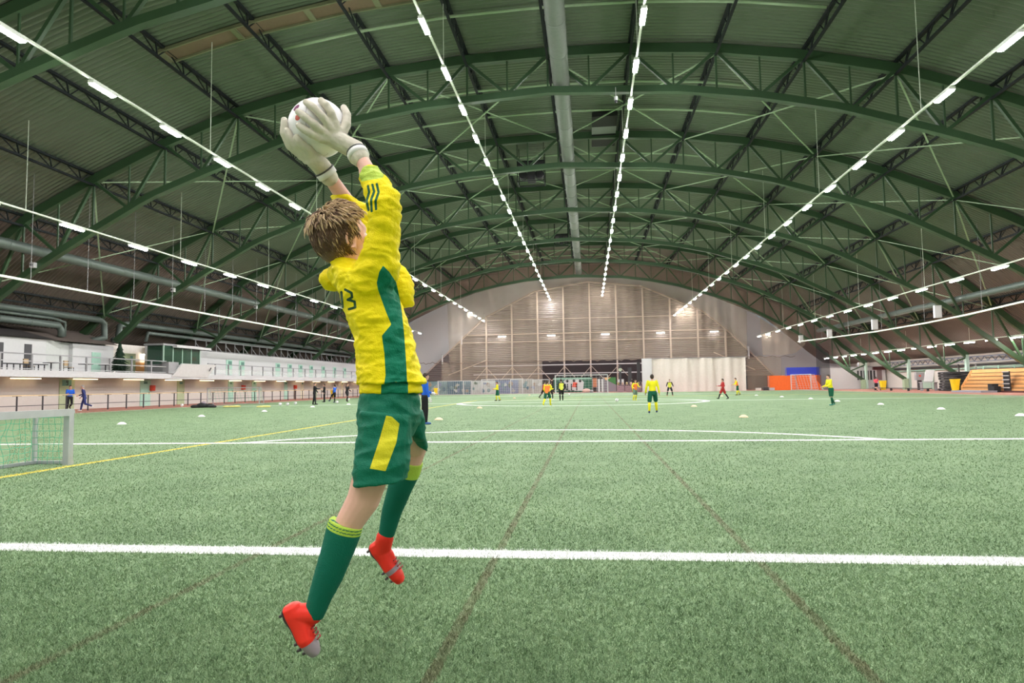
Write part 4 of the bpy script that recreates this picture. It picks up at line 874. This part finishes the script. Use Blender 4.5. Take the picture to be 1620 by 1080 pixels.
    for s in (1,-1):
        h,kn,an,fa=J['leg',s]; body.limb([T(h),T(kn),T(kn+(an-kn)*.35),T(an)],[.078*s0,.052*s0,.05*s0,.032*s0],12)
        if longs: trm.limb([T(h),T(kn),T(kn+(an-kn)*.95)],[.092*s0,.068*s0,.048*s0],12)
        else: trm.limb([T(h),T(h+(kn-h)*.82)],[.10*s0,.092*s0],12)
        if not longs and socks: MB().limb([T(kn+(an-kn)*.12),T(kn+(an-kn)*.38),T(an)],[.055*s0,.056*s0,.038*s0],12).build('sock',socks,t,True)
        fa_=max(-70,min(30,fa*.6)); fd=np.array((math.cos(r(fa_)),0,math.sin(r(fa_)))); 
        heel=an-np.array((.02,0,.03))*s0; toe=an+fd*.14*s0-np.array((0,0,.038))*s0; body.limb([T(an),T(toe-fd*.03*s0)],[.03*s0,.02*s0],8)
        b_=MB(); b_.limb([T(heel),T(an+fd*.05*s0-np.array((0,0,.03))*s0),T(toe)],[.037*s0,.038*s0,.028*s0],10); b_.limb([T(an+np.array((0,0,.01))),T(heel)],[.04*s0,.036*s0],8)
        linkmesh(remesh(b_,'boot',.012,2),'boot',shoes,t)
    if bib:
        bm=MB(); bm.loft([(c,a*1.40,b*1.32) for c,a,b in [ring(*q) for q in tors]][:5],22); linkmesh(remesh(bm,'bib',.016,3),'bib',bib,t)
    linkmesh(remesh(body,'body',voxel,2),'body',SKIN,t)
    linkmesh(remesh(shirtm,'shirt',.014,3),'shirt',shirt,t)
    linkmesh(remesh(trm,'trousers' if longs else 'shorts',.014,3),'trousers' if longs else 'shorts',shorts,t)
    hm=MB(); hm.ell(T(headc+np.array((-.014,0,.02))*s0),(fx*.09*s0,fy*.078*s0,fz*.098*s0)); hm.ell(T(headc+np.array((-.04,0,-.02))*s0),(fx*.058*s0,fy*.07*s0,fz*.075*s0)); hm.ell(T(headc+np.array((.05,0,.075))*s0),(fx*.04*s0,fy*.055*s0,fz*.028*s0))
    linkmesh(remesh(hm,'hair',.012,1),'hair',hair,t)
    return t
person('goalkeeper in blue shirt, black trousers and white gloves standing right of the big keeper',-5.11,20.15,1.60,25,BL,BK,None,cloth('blue_shoe',(.08,.16,.45)),longs=True,pose=dict(lean=2,tr=(4,6),tl=(-2,4),ar=(5,10),al=(10,60),spr=2),gloves=WH,bib=None)
person('player in yellow shirt and green shorts seen from behind, walking in mid pitch',2.49,26.64,1.55,88,YL,GN,YL,NV,pose=dict(lean=3,tr=(20,25),tl=(-8,5),ar=(-8,20),al=(6,15),spr=7,aspr=16))
person('boy in yellow shirt with green socks facing left on the right side of the pitch',11.44,32.96,1.48,190,YL,GN,GN,cloth('green_shoe',(.05,.25,.2)),pose=dict(lean=10,tr=(-6,20),tl=(8,10),ar=(10,60),al=(20,50)))
person('player in yellow shirt and yellow socks standing left of the far goal',-7.15,51.2,1.52,200,YL,GN,YL,BK,pose=dict(lean=2,ar=(10,70),al=(10,60)))
person('player in orange-red bib with yellow socks running before the far goal',-2.43,38.2,1.5,70,YL,GN,YL,YL,bib=OB,pose=dict(lean=8,tr=(30,30),tl=(-12,30),ar=(30,60),al=(-10,50)))
person('player in yellow bib and black shorts walking behind the orange-red bib player',-2.09,49.6,1.66,100,BK,BK,BK,BK,bib=YB,pose=dict(lean=3,tr=(18,5),tl=(-18,5),aspr=16,ar=(10,10),al=(-20,20)))
person('shorter player in yellow bib just left of the taller yellow-bib player',-3.15,53.5,1.5,60,BK,BK,BK,WH,bib=YB,pose=dict(lean=8,tr=(30,30),tl=(-10,20)))
person('player in red bib partly hidden between the yellow and orange bibs',-4.2,60.5,1.55,20,RD,BK,BK,BK,bib=RD,pose=dict(lean=10,tr=(35,40),tl=(-20,20)))
person('player in orange bib and grey shorts running beside the yellow bin',3.24,47.7,1.5,-60,YL,GG,YL,YL,bib=OB,pose=dict(lean=6,tr=(15,40),tl=(-5,15),ar=(-10,80),al=(20,60),spr=6,aspr=20))
person('player in yellow bib with dark sleeves, legs wide apart, before the white curtain',7.51,63.2,1.6,-95,BK,BK,BK,RD,bib=YB,pose=dict(lean=12,tr=(15,20),tl=(10,20),spr=17,aspr=25,ar=(20,20),al=(20,20)))
person('player in dark red kit walking left before the white curtain',9.41,48.2,1.5,185,RD,RD,BK,BK,pose=dict(lean=-2,tr=(25,5),tl=(-22,12),ar=(20,70),al=(-10,70)))
person('player in orange bib with yellow socks right of the player in dark red',13.38,61.9,1.6,180,YL,GN,YL,BK,bib=OB,pose=dict(lean=14,tr=(-12,15),tl=(8,5),ar=(10,60),al=(15,60)))
person('jogger in pink shirt and black shorts on the right running track',31.72,77.5,1.62,80,PK,BK,None,BK,sleeve=.5,pose=dict(lean=6,tr=(30,20),tl=(-15,50),ar=(30,80),al=(-20,80)))
person('jogger in blue T-shirt and black trousers behind the left fence',-33.5,39.2,1.66,-30,BL,BK,None,BK,longs=True,sleeve=.5,pose=dict(lean=4,tr=(10,30),tl=(0,60),ar=(10,90),al=(0,90)),voxel=.012)
person('jogger with grey hair in navy and blue jacket beside the left fence',-31.3,37.8,1.66,-150,NV,NV,None,WH,hair=HAIRG,longs=True,pose=dict(lean=10,tr=(20,10),tl=(-10,60),ar=(10,60),al=(-20,60)),bib=None)
person('man dressed all in black standing with arm out near the left wall',-20.04,46.4,1.65,15,BK,BK,None,BK,longs=True,pose=dict(lean=2,tr=(8,2),tl=(-8,2),ar=(50,40),al=(10,30)))
person('person in black jacket and trousers standing behind the man in black',-22.73,54.7,1.6,200,BK,BK,None,BK,longs=True,pose=dict(lean=0,tr=(4,2),tl=(-2,2)))
person('player in blue top and black shorts kicking a ball at the left',-21.0,52.6,1.5,170,BL,BK,BK,NV,pose=dict(lean=-6,tr=(5,2),tl=(40,20),ar=(20,70),al=(-20,60)))
person('player in black top partly hidden behind the player in blue',-20.9,55.2,1.6,-20,BK,BK,BK,BK,pose=dict(lean=6,tr=(30,50),tl=(-5,5),ar=(20,70),al=(0,60)))
#%%KEEPER
# ================================================================ the jumping goalkeeper
def K(px,py,dy=0,D=2.3):
    w_=RM@np.array([(px-810)/FPX,-(py-540)/FPX,1.0]); p=w_/w_[1]*(D+dy); return p+np.array((0,0,CAMH))
F=np.array((.94,.34,0.)); Rt=np.array((.34,-.94,0.)); UP=np.array((0,0,1.))
kp=empty('person',tuple(K(560,640)[:2])+(0,),'boy goalkeeper in yellow and green kit leaping in the foreground to catch the ball','person')
def setattr_(me,name,vals):
    a=me.attributes.new(name,'FLOAT','POINT'); a.data.foreach_set('value',np.asarray(vals,dtype=np.float32))
def verts(me):
    c=np.empty(len(me.vertices)*3); me.vertices.foreach_get('co',c); return c.reshape(-1,3)
def normals(me):
    return np.array([v.normal[:] for v in me.vertices])
def pix(c):
    d=(c-np.array((0,0,CAMH)))@RM; return 810+FPX*d[:,0]/d[:,2],540-FPX*d[:,1]/d[:,2]
def polysd(px,py,poly):   # signed distance, positive inside
    P=np.array(poly,float); n=len(P); d=np.full(len(px),1e9); inside=np.zeros(len(px),bool)
    for i in range(n):
        a=P[i]; b=P[(i+1)%n]; ab=b-a; t_=np.clip(((px-a[0])*ab[0]+(py-a[1])*ab[1])/(ab@ab),0,1)
        d=np.minimum(d,np.hypot(px-a[0]-t_*ab[0],py-a[1]-t_*ab[1]))
        c=((a[1]>py)!=(b[1]>py))&(px<(b[0]-a[0])*(py-a[1])/(b[1]-a[1]+1e-12)+a[0]); inside^=c
    return np.where(inside,d,-d)
def segsd(px,py,segs,hw):
    d=np.full(len(px),1e9)
    for a,b in segs:
        a=np.array(a,float); b=np.array(b,float); ab=b-a; t_=np.clip(((px-a[0])*ab[0]+(py-a[1])*ab[1])/(ab@ab),0,1); d=np.minimum(d,np.hypot(px-a[0]-t_*ab[0],py-a[1]-t_*ab[1]))
    return hw-d
def folds(me,amp,sc,stretch=(1,1,1),seed=0,ridge=True):
    c=verts(me); nn=normals(me); S=np.array(stretch)*sc; out=c.copy()
    for i,p in enumerate(c):
        q=Vector(p*S)+Vector((seed,seed*.7,0)); v=mnoise.noise(q); 
        if ridge: v=.55-abs(v)*1.9
        v+=.35*mnoise.noise(q*2.3); out[i]=p+nn[i]*amp*v
    me.vertices.foreach_set('co',out.ravel()); me.update()
# --- head and body
HF_=np.array((.74,.67,0.)); HR_=np.array((.67,-.74,0.)); hf=HF_*math.cos(.22)+UP*math.sin(.22); hu=np.cross(HR_,hf); hu/=np.linalg.norm(hu); hl=-HR_
HC=K(541,376,-.0)
def HL(f,l,u_): return HC+hf*f+hl*l+hu*u_
sk=MB()
sk.ell(HL(0,0,.012),(hf*.093,hl*.074,hu*.092),24,16)
sk.ell(HL(.030,0,-.035),(hf*.060,hl*.058,hu*.075),20,14); sk.ell(HL(.052,0,-.083),(hf*.028,hl*.032,hu*.022),14,10)
sk.ell(HL(.060,0,.022),(hf*.036,hl*.055,hu*.03),14,10)
sk.limb([HL(.088,0,.0),HL(.104,0,-.026)],[.008,.012],10); sk.ell(HL(.088,0,-.055),(hf*.010,hl*.020,hu*.006),10,8); sk.ell(HL(.086,0,-.066),(hf*.010,hl*.017,hu*.007),10,8)
for s in (1,-1):
    sk.ell(HL(.055,.037*s,-.02),(hf*.028,hl*.022,hu*.022),12,8)
    ec=HL(.0,.073*s,-.022); n_=20
    pts=[ec+hf*(.017*math.cos(a)-.004)+hu*(.030*math.sin(a))+hl*s*(.012+.004*math.cos(a+2.6)) for a in np.linspace(-1.9,3.6,n_)]
    sk.limb(pts,[.0055]*n_,8); sk.ell(ec+hl*s*.004,(hf*.013,hl*.006,hu*.024),12,8); sk.ball(ec+hf*.004-hu*.030+hl*s*.008,.0085,10,8)
sk.limb([K(551,425,.02),K(546,400,.0),HL(-.01,0,-.05)],[.056,.05,.052],16)
sk.loft([(K(616,640,.02),F*.07,Rt*.09),(K(614,600,.02),F*.08,Rt*.11),(K(600,510,.02),F*.085,Rt*.12),(K(576,445,.02),F*.08,Rt*.14),(K(556,425,.02),F*.05,Rt*.06)],24)
RS,RE,RW=K(594,428,-.09),K(610,322,-.12),K(573,254,-.05)
LS,LE,LW_=K(562,432,.14),K(562,338,.17),K(520,278,.08)
sk.limb([RS,RE,RW],[.045,.036,.026],14); sk.limb([LS,LE,LW_],[.045,.036,.026],14)
sk.limb([K(588,290,-.08),K(581,272,-.065)],[.033,.031],14)
BC=K(503,203,0); BR=.108
RH,RK=K(612,655,-.065),K(575,790,-.07)
sk.limb([RH,K(598,715,-.07),RK,K(553,826,-.07),K(535,870,-.07),K(500,955,-.07)],[.056,.066,.057,.048,.05,.028],16)
LK=K(656,706,.34)
sk.limb([K(634,655,.10),LK,K(646,742,.36),K(634,768,.37),K(611,842,.40)],[.066,.052,.046,.045,.026],16)
me=remesh(sk,'body',.0042,3); KSK=mat('boy_skin',(.74,.43,.34),.45,var=.05,scale=20,bump=.04,bscale=200)
body=linkmesh(me,'body',KSK,kp)
for s in (1,-1):
    MB().ball(HL(.074,.032*s,-.006),.0125,16,12).build('eye',mat('eye_white',(.8,.8,.8),.2),body,True)
# --- hair: cap and loose locks
def hair_r(f,l,u_):   # radius of cap in direction, None outside hair
    return not ((f>.42 and u_<.52) or (f>-.02 and u_<-.05 and abs(l)>.3) or u_<-.80 or (f>.1 and u_<-.0) or (f>.0 and u_<-.45))
def cap(d):
    # ellipsoid radius of skull a little enlarged
    a=1/math.sqrt((d[0]/.103)**2+(d[1]/.084)**2+(d[2]/.106)**2); return a
cp=MB(); cp.ell(HL(-.006,0,.016),(hf*.097,hl*.080,hu*.097),30,20); cp.ell(HL(-.04,0,-.035),(hf*.056,hl*.066,hu*.056),20,14)
cm=remesh(cp,'hair',.004,2); c=verts(cm); q=c-HL(-.006,0,.014); f_=q@hf; l_=q@hl; u_=q@hu; rr=np.linalg.norm(q,axis=1)
fn,lnn,un=f_/rr,l_/rr,u_/rr
face=((fn>.42)&(un<.5))|((fn>.02)&(un<-.02)); c[face]-= (q[face]/rr[face,None])*.022
cm.vertices.foreach_set('co',c.ravel()); cm.update()
MH=mat('boy_hair',(.13,.072,.045),.5,var=.35,scale=60,bump=.5,bscale=150)
MHB=mat('boy_hair_blond',(.58,.42,.26),.5,var=.25,scale=60)
hair=linkmesh(cm,'hair',MH,kp)
lk=MB(); cnt=0
while cnt<2600:
    d=rng.normal(size=3); d/=np.linalg.norm(d)
    if not hair_r(*d): continue
    crown=np.array((-.45,0,.9)); fl=d-crown; fl-=d*(fl@d); n_=np.linalg.norm(fl); 
    if n_<.05: continue
    fl/=n_; fl=fl+rng.normal(0,.18,3); fl[2]-=.12; fl-=d*(fl@d); fl/=np.linalg.norm(fl)
    Ln=rng.uniform(.028,.055); top_=d[2]>.45 or (d[0]>.2 and d[2]>.25); lift=rng.uniform(.004,.013)*(2.2 if top_ else 1); pts=[]; ok=True
    dd=d.copy()
    for k in range(5):
        rr_=cap(dd)-.004+lift*math.sin(min(1,k/4)*PI*.55)*(1 if not top_ else 1.1); pts.append(HL(-.006+dd[0]*rr_,dd[1]*rr_,.014+dd[2]*rr_))
        dd=dd+fl*(Ln/4)/.1; dd/=np.linalg.norm(dd)
        if k<4 and ((dd[0]>.5 and dd[2]<.42) or dd[2]<-.88): ok=False; break
    if not ok: continue
    lk.m=1 if (top_ and rng.random()<.75) or (dd[0]>.1 and rng.random()<.35) or rng.random()<.10 else 0
    w0=rng.uniform(.0016,.0034); lk.tube(pts,[w0,w0*1.2,w0,w0*.7,w0*.15],4,False); cnt+=1
lk.build('hair_locks',[MH,MHB],hair,True)
# --- shirt
Yc=(.86,.70,.0); Gc=(.0,.17,.095)
MSH=patmat('keeper_shirt',Yc,[('panel',Gc),('stripe',(.01,.10,.05)),('number',(.015,.07,.03)),('cuff',(.45,.60,.08))])
sm=MB()
sm.loft([(K(619,606,.02),F*.124,Rt*.150),(K(615,592,.02),F*.112,Rt*.142),(K(612,560,.02),F*.106,Rt*.138),(K(604,525,.02),F*.104,Rt*.14),(K(592,490,.02),F*.104,Rt*.146),(K(577,455,.02),F*.10,Rt*.15),(K(563,436,.02),F*.082,Rt*.13),(K(550,420,.02),F*.060,Rt*.075),(K(543,409,.01),F*.052,Rt*.058)],32,2.3)
sm.limb([K(586,446,-.06),K(600,420,-.09),K(607,370,-.11),K(607,322,-.12),K(597,297,-.10),K(588,282,-.08)],[.085,.072,.057,.058,.048,.043],18)
sm.limb([K(606,345,-.12),K(610,315,-.12)],[.053,.050],14)
sm.limb([LS,K(565,380,.16),LE,K(543,318,.14)],[.075,.06,.055,.045],16)
sm.limb([K(545,440,.10),K(524,441,.08)],[.05,.042],14); sm.limb([K(560,440,.0),K(540,432,.02)],[.07,.05],14)
sm.limb([K(630,440,.1),K(641,470,.08)],[.05,.04],14)
me=remesh(sm,'shirt',.0042,3,.5)
folds(me,.0085,8,(1,1,2.4),3); folds(me,.0035,19,(1,1,2.2),21); folds(me,.0012,46,(1,1,1.6),9)
c=verts(me); nn=normals(me); px,py=pix(c); side=(nn@Rt)>-.15
pan=polysd(px,py,[(606,420),(616,430),(627,447),(633,475),(636,495),(640,535),(643,580),(645,625),(605,625),(610,593),(608,558),(604,531),(619,513),(611,494),(604,475),(598,458),(596,447),(600,430)])
setattr_(me,'panel',np.where(side,pan,-5)); 
st=segsd(px,py,[((582,294),(584,304)),((584,304),(580,318)),((580,318),(583,332)),((589,292),(592,303)),((592,303),(587,316)),((587,316),(588,334)),((596,291),(599,304)),((599,304),(594,318)),((594,318),(595,331))],1.9); setattr_(me,'stripe',np.where((nn[:,1]<.3),st,-5))
nm=segsd(px,py,[((540,462),(542,486)),((546,458),(556,463)),((556,463),(557,470)),((557,470),(550,474)),((550,474),(561,477)),((561,477),(562,486)),((562,486),(552,489))],2.0); setattr_(me,'number',np.where(nn[:,1]<.2,nm,-5))
setattr_(me,'cuff',np.where(nn[:,1]<2,polysd(px,py,[(560,262),(612,262),(606,281),(572,287)]),-5))
linkmesh(me,'shirt',MSH,kp)
# under-layer hanging out below the shirt
um=MB(); um.loft([(K(619,622,.02),F*.113,Rt*.140),(K(618,612,.02),F*.111,Rt*.139),(K(616,597,.02),F*.098,Rt*.126)],32,2.3)
me=remesh(um,'undershirt',.0042,2); folds(me,.003,20,(1,1,2),5); c=verts(me); px,py=pix(c)
setattr_(me,'panel',polysd(px,py,[(604,590),(645,590),(646,640),(602,640)])); linkmesh(me,'undershirt',MSH,kp)
# --- shorts
MSO=patmat('keeper_shorts',(.0,.135,.078),[('stripe',(.68,.62,.02))],.6)
om=MB()
om.loft([(K(617,612,.02),F*.098,Rt*.13),(K(616,640,.02),F*.108,Rt*.148),(K(615,668,.02),F*.112,Rt*.15),(K(614,690,.02),F*.09,Rt*.12)],30,2.2)
ax=(K(603,752,-.07)-K(612,665,-.06)); ax/=np.linalg.norm(ax); a1=np.cross(Rt,ax); a1/=np.linalg.norm(a1)
tilt=.22
om.loft([(K(613,655,-.05),a1*.095,Rt*.085),(K(608,700,-.06),a1*.092,Rt*.095),(K(602,740,-.07),(a1+ax*tilt*.0)*.094,Rt*.10),(K(601,761,-.07),(a1-ax*.18)*.092,Rt*.10)],28,2.2)
om.loft([(K(630,650,.10),F*.09,Rt*.085),(K(645,680,.20),(F*.8-UP*.5)*.088,Rt*.09),(K(652,694,.27),(F*.75-UP*.66)*.082,Rt*.085)],24,2.2)
me=remesh(om,'shorts',.0045,3); folds(me,.008,9,(1,1,2.4),11); folds(me,.0015,40,(1,1,1),2)
c=verts(me); nn=normals(me); px,py=pix(c); setattr_(me,'stripe',np.where(nn@Rt>.0,polysd(px,py,[(611,657),(620,659),(632,670),(627,700),(610,745),(585,741),(600,696)]),-5)); linkmesh(me,'shorts',MSO,kp)
# --- socks
MSK=patmat('keeper_sock',(.0,.125,.08),[('ring',(.42,.60,.07))],.7,260,.35)
m_=MB(); m_.tube([K(548,826,-.07),K(544,838,-.07),K(535,868,-.07),K(520,910,-.07),K(506,945,-.07),K(496,974,-.07)],[.060,.0605,.0565,.050,.040,.034],24)
me=remesh(m_,'sock',.004,3); folds(me,.0012,50,(1,1,1),4,False); c=verts(me); px,py=pix(c)
ax=(K(548,826,-.07)-K(520,910,-.07)); ax/=np.linalg.norm(ax); h_=(c-K(544,838,-.07))@ax
rg=np.maximum.reduce([.0035-abs(h_-o_) for o_ in (.002,.013,.024)])*1000; setattr_(me,'ring',rg); linkmesh(me,'sock',MSK,kp)
m_=MB(); m_.tube([K(650,728,.35),K(646,742,.36),K(634,768,.37),K(620,808,.39),K(611,846,.40)],[.052,.053,.051,.042,.033],24)
me=remesh(m_,'sock',.004,3); c=verts(me); ax=(K(650,728,.35)-K(611,846,.40)); ax/=np.linalg.norm(ax); h_=(c-K(648,733,.355))@ax; setattr_(me,'ring',(.034-abs(h_+.016))*1000); linkmesh(me,'sock',MSK,kp)
# --- boots
MBT=patmat('red_boot',(.80,.035,.02),[('toe',(.30,.25,.28)),('sole',(.05,.03,.035))],.35,90,.05)
def boot(an,heel,ball,toe,solen,lab,side):
    an,heel,ball,toe=map(np.array,(an,heel,ball,toe)); ax=toe-heel; ax/=np.linalg.norm(ax); sn=np.array(solen,float); sn-=ax*(sn@ax); sn/=np.linalg.norm(sn); wd=np.cross(ax,sn)
    b=MB(); mid=(heel+ball)/2
    b.loft([(heel-ax*.028,wd*.014,sn*.018),(heel-ax*.018,wd*.027,sn*.034),(heel+ax*.01,wd*.034,sn*.040),(mid-sn*.004,wd*.034,sn*.036),(ball,wd*.042,sn*.030),(toe-ax*.03,wd*.038,sn*.024),(toe-ax*.008,wd*.027,sn*.018),(toe,wd*.012,sn*.009)],24,2.3)
    b.limb([an,heel-sn*.012+ax*.018],[.037,.036],16); b.limb([mid-sn*.022,ball-sn*.012],[.024,.022],12)
    me=remesh(b,'boot',.0038,3); c=verts(me); q=(c-heel); u1=q@ax; u2=q@sn; Ltot=np.linalg.norm(toe-heel)
    setattr_(me,'toe',(u1-Ltot*.66)*1000 if side>0 else (.010-abs(u1-Ltot*.62))*1000); setattr_(me,'sole',(u2-.022)*1000)
    o=linkmesh(me,'boot',MBT,kp)
    o['label']=lab
    st=MB()
    for a,w_ in ((-.01,-.018),(-.01,.018),(.14*Ltot/.2,-.024),(.14*Ltot/.2,.024),(.10,-.022),(.10,.022),(.17*Ltot/.2,0)):
        p=heel+ax*a+wd*w_+sn*.028; st.tube([p,p+sn*.012],[.006,.0045],10)
    st.build('studs',mat('stud',(.06,.05,.05),.4),o)
    w=MB()
    for k in range(4):
        p=heel+ax*(Ltot*(.45+.08*k)); w.tube([p-sn*.035+wd*.02,p-sn*.042,p-sn*.035-wd*.02],.0028,6)
    w.build('laces',mat('lace',(.25,.02,.02),.6),o)
    return o
boot(K(495,970,-.07),K(463,967,-.09),K(483,1008,-.08),K(501,1036,-.06),(-.80,-.1,-.60),'red boot with grey toe',1)
boot(K(609,850,.40),K(597,866,.41),K(618,896,.42),K(636,921,.43),(-.75,.1,-.66),'red boot with dark markings',-1)
# --- gloves closed on the ball
MGL=mat('glove_latex',(.60,.56,.47),.6,var=.12,scale=30,bump=.3,bscale=60); MGD=mat('glove_trim',(.10,.10,.10),.6)
def sph(d,r): d=np.array(d,float); d/=np.linalg.norm(d); return BC+d*r
def slerp(a,b,t_):
    a=np.array(a,float);b=np.array(b,float);a/=np.linalg.norm(a);b/=np.linalg.norm(b); w_=math.acos(max(-1,min(1,a@b))); return (a*math.sin((1-t_)*w_)+b*math.sin(t_*w_))/max(math.sin(w_),1e-6)
def glove(wrist,elb,palm,tips,thumb,lab):
    g=MB(); wd=(wrist-elb); wd/=np.linalg.norm(wd)
    pc=sph(palm,BR+.017)
    g.limb([wrist-wd*.035,wrist+wd*.01,pc],[.034,.036,.034],16)
    bases=[]
    pl=np.array(palm,float); pl/=np.linalg.norm(pl); mt=np.mean([np.array(t_)/np.linalg.norm(t_) for t_ in tips],axis=0); fd=mt-pl*(mt@pl); fd/=np.linalg.norm(fd); sd=np.cross(pl,fd)
    lens=[1.0,1.12,1.05,.82]
    for i,tp in enumerate(tips):
        bs=pl+fd*.34+sd*(i-1.5)*.235*(1 if np.dot(np.cross(pl,fd),np.array(tips[-1])-np.array(tips[0]))>0 else -1); bs/=np.linalg.norm(bs)
        g.limb([pc,sph(bs,BR+.014)],[.027,.0165],12)
        pts=[sph(slerp(bs,tp,f*lens[i]/1.12),BR+.0125+.004*math.sin(f*PI)) for f in (0,.33,.36,.66,.69,1)]
        g.limb(pts,[.0158,.0142,.0155,.0138,.015,.0125],12)
    th0=pl+fd*-.05+sd*.0; tpts=[sph(slerp(th0,thumb,f),BR+.016) for f in (.1,.45,.75,1)]; g.limb(tpts,[.021,.018,.0155,.013],12)
    me=remesh(g,'glove',.0034,2,.45); folds(me,.0008,90,(1,1,1),7,False)
    o=linkmesh(me,'glove',MGL,kp); o['label']=lab
    MB().tube([wrist-wd*.028,wrist-wd*.008],[.0385,.039],20).build('wrist_strap',mat('glove_strap',(.78,.78,.76),.6),o,True)
    MB().tube([wrist-wd*.006,wrist-wd*.001],[.0395,.0392],20).build('strap_edge',MGD,o,True)
glove(K(564,240,-.04),RE,(.72,-.42,-.55),[(.35,-.75,.62),(.02,-.92,.45),(-.25,-.97,.18),(-.38,-.93,-.12)],(.78,.05,.60),'right hand glove, off-white')
glove(K(512,268,.05),LE,(-.05,-.12,-1.0),[(-.88,-.42,.30),(-.85,-.62,.0),(-.72,-.72,-.28),(-.45,-.85,-.45)],(-.75,.45,-.35),'left hand glove, off-white')
# --- the ball in the hands
bt=empty('football',tuple(BC),'white football with purple and red marks held high in the keeper\'s gloves','ball')
bm=MB(); bm.ball(BC,BR,64,40); me=bm.mesh('cover',[]); c=verts(me); q=(c-BC)/BR
pent=[]; ph=(1+5**.5)/2
for a in (-1,1):
    for b in (-ph,ph): pent+=[(0,a,b),(a,b,0),(b,0,a)]
pent=np.array(pent,float); pent/=np.linalg.norm(pent[0]); dt=np.sort(q@pent.T,axis=1); setattr_(me,'seam',(.010-(dt[:,-1]-dt[:,-2]))*1000)
def spot(d,r): d=np.array(d,float); d/=np.linalg.norm(d); return (q@d)-math.cos(r)
setattr_(me,'purple',np.maximum(spot((-.42,-.80,.42),.14),spot((-.1,-.6,.9),.09))); setattr_(me,'red',np.maximum(spot((-.75,-.3,.75),.16),spot((-.3,-.95,.02),.12)))
me.polygons.foreach_set('use_smooth',[True]*len(me.polygons))
o=bpy.data.objects.new('cover',me); COL.objects.link(o); o.parent=bt; me.transform(Matrix.Translation(-bt.location)); me.materials.append(patmat('match_ball',(.86,.85,.88),[('seam',(.35,.35,.38)),('purple',(.20,.04,.13)),('red',(.55,.10,.07))],.35,200,.03))
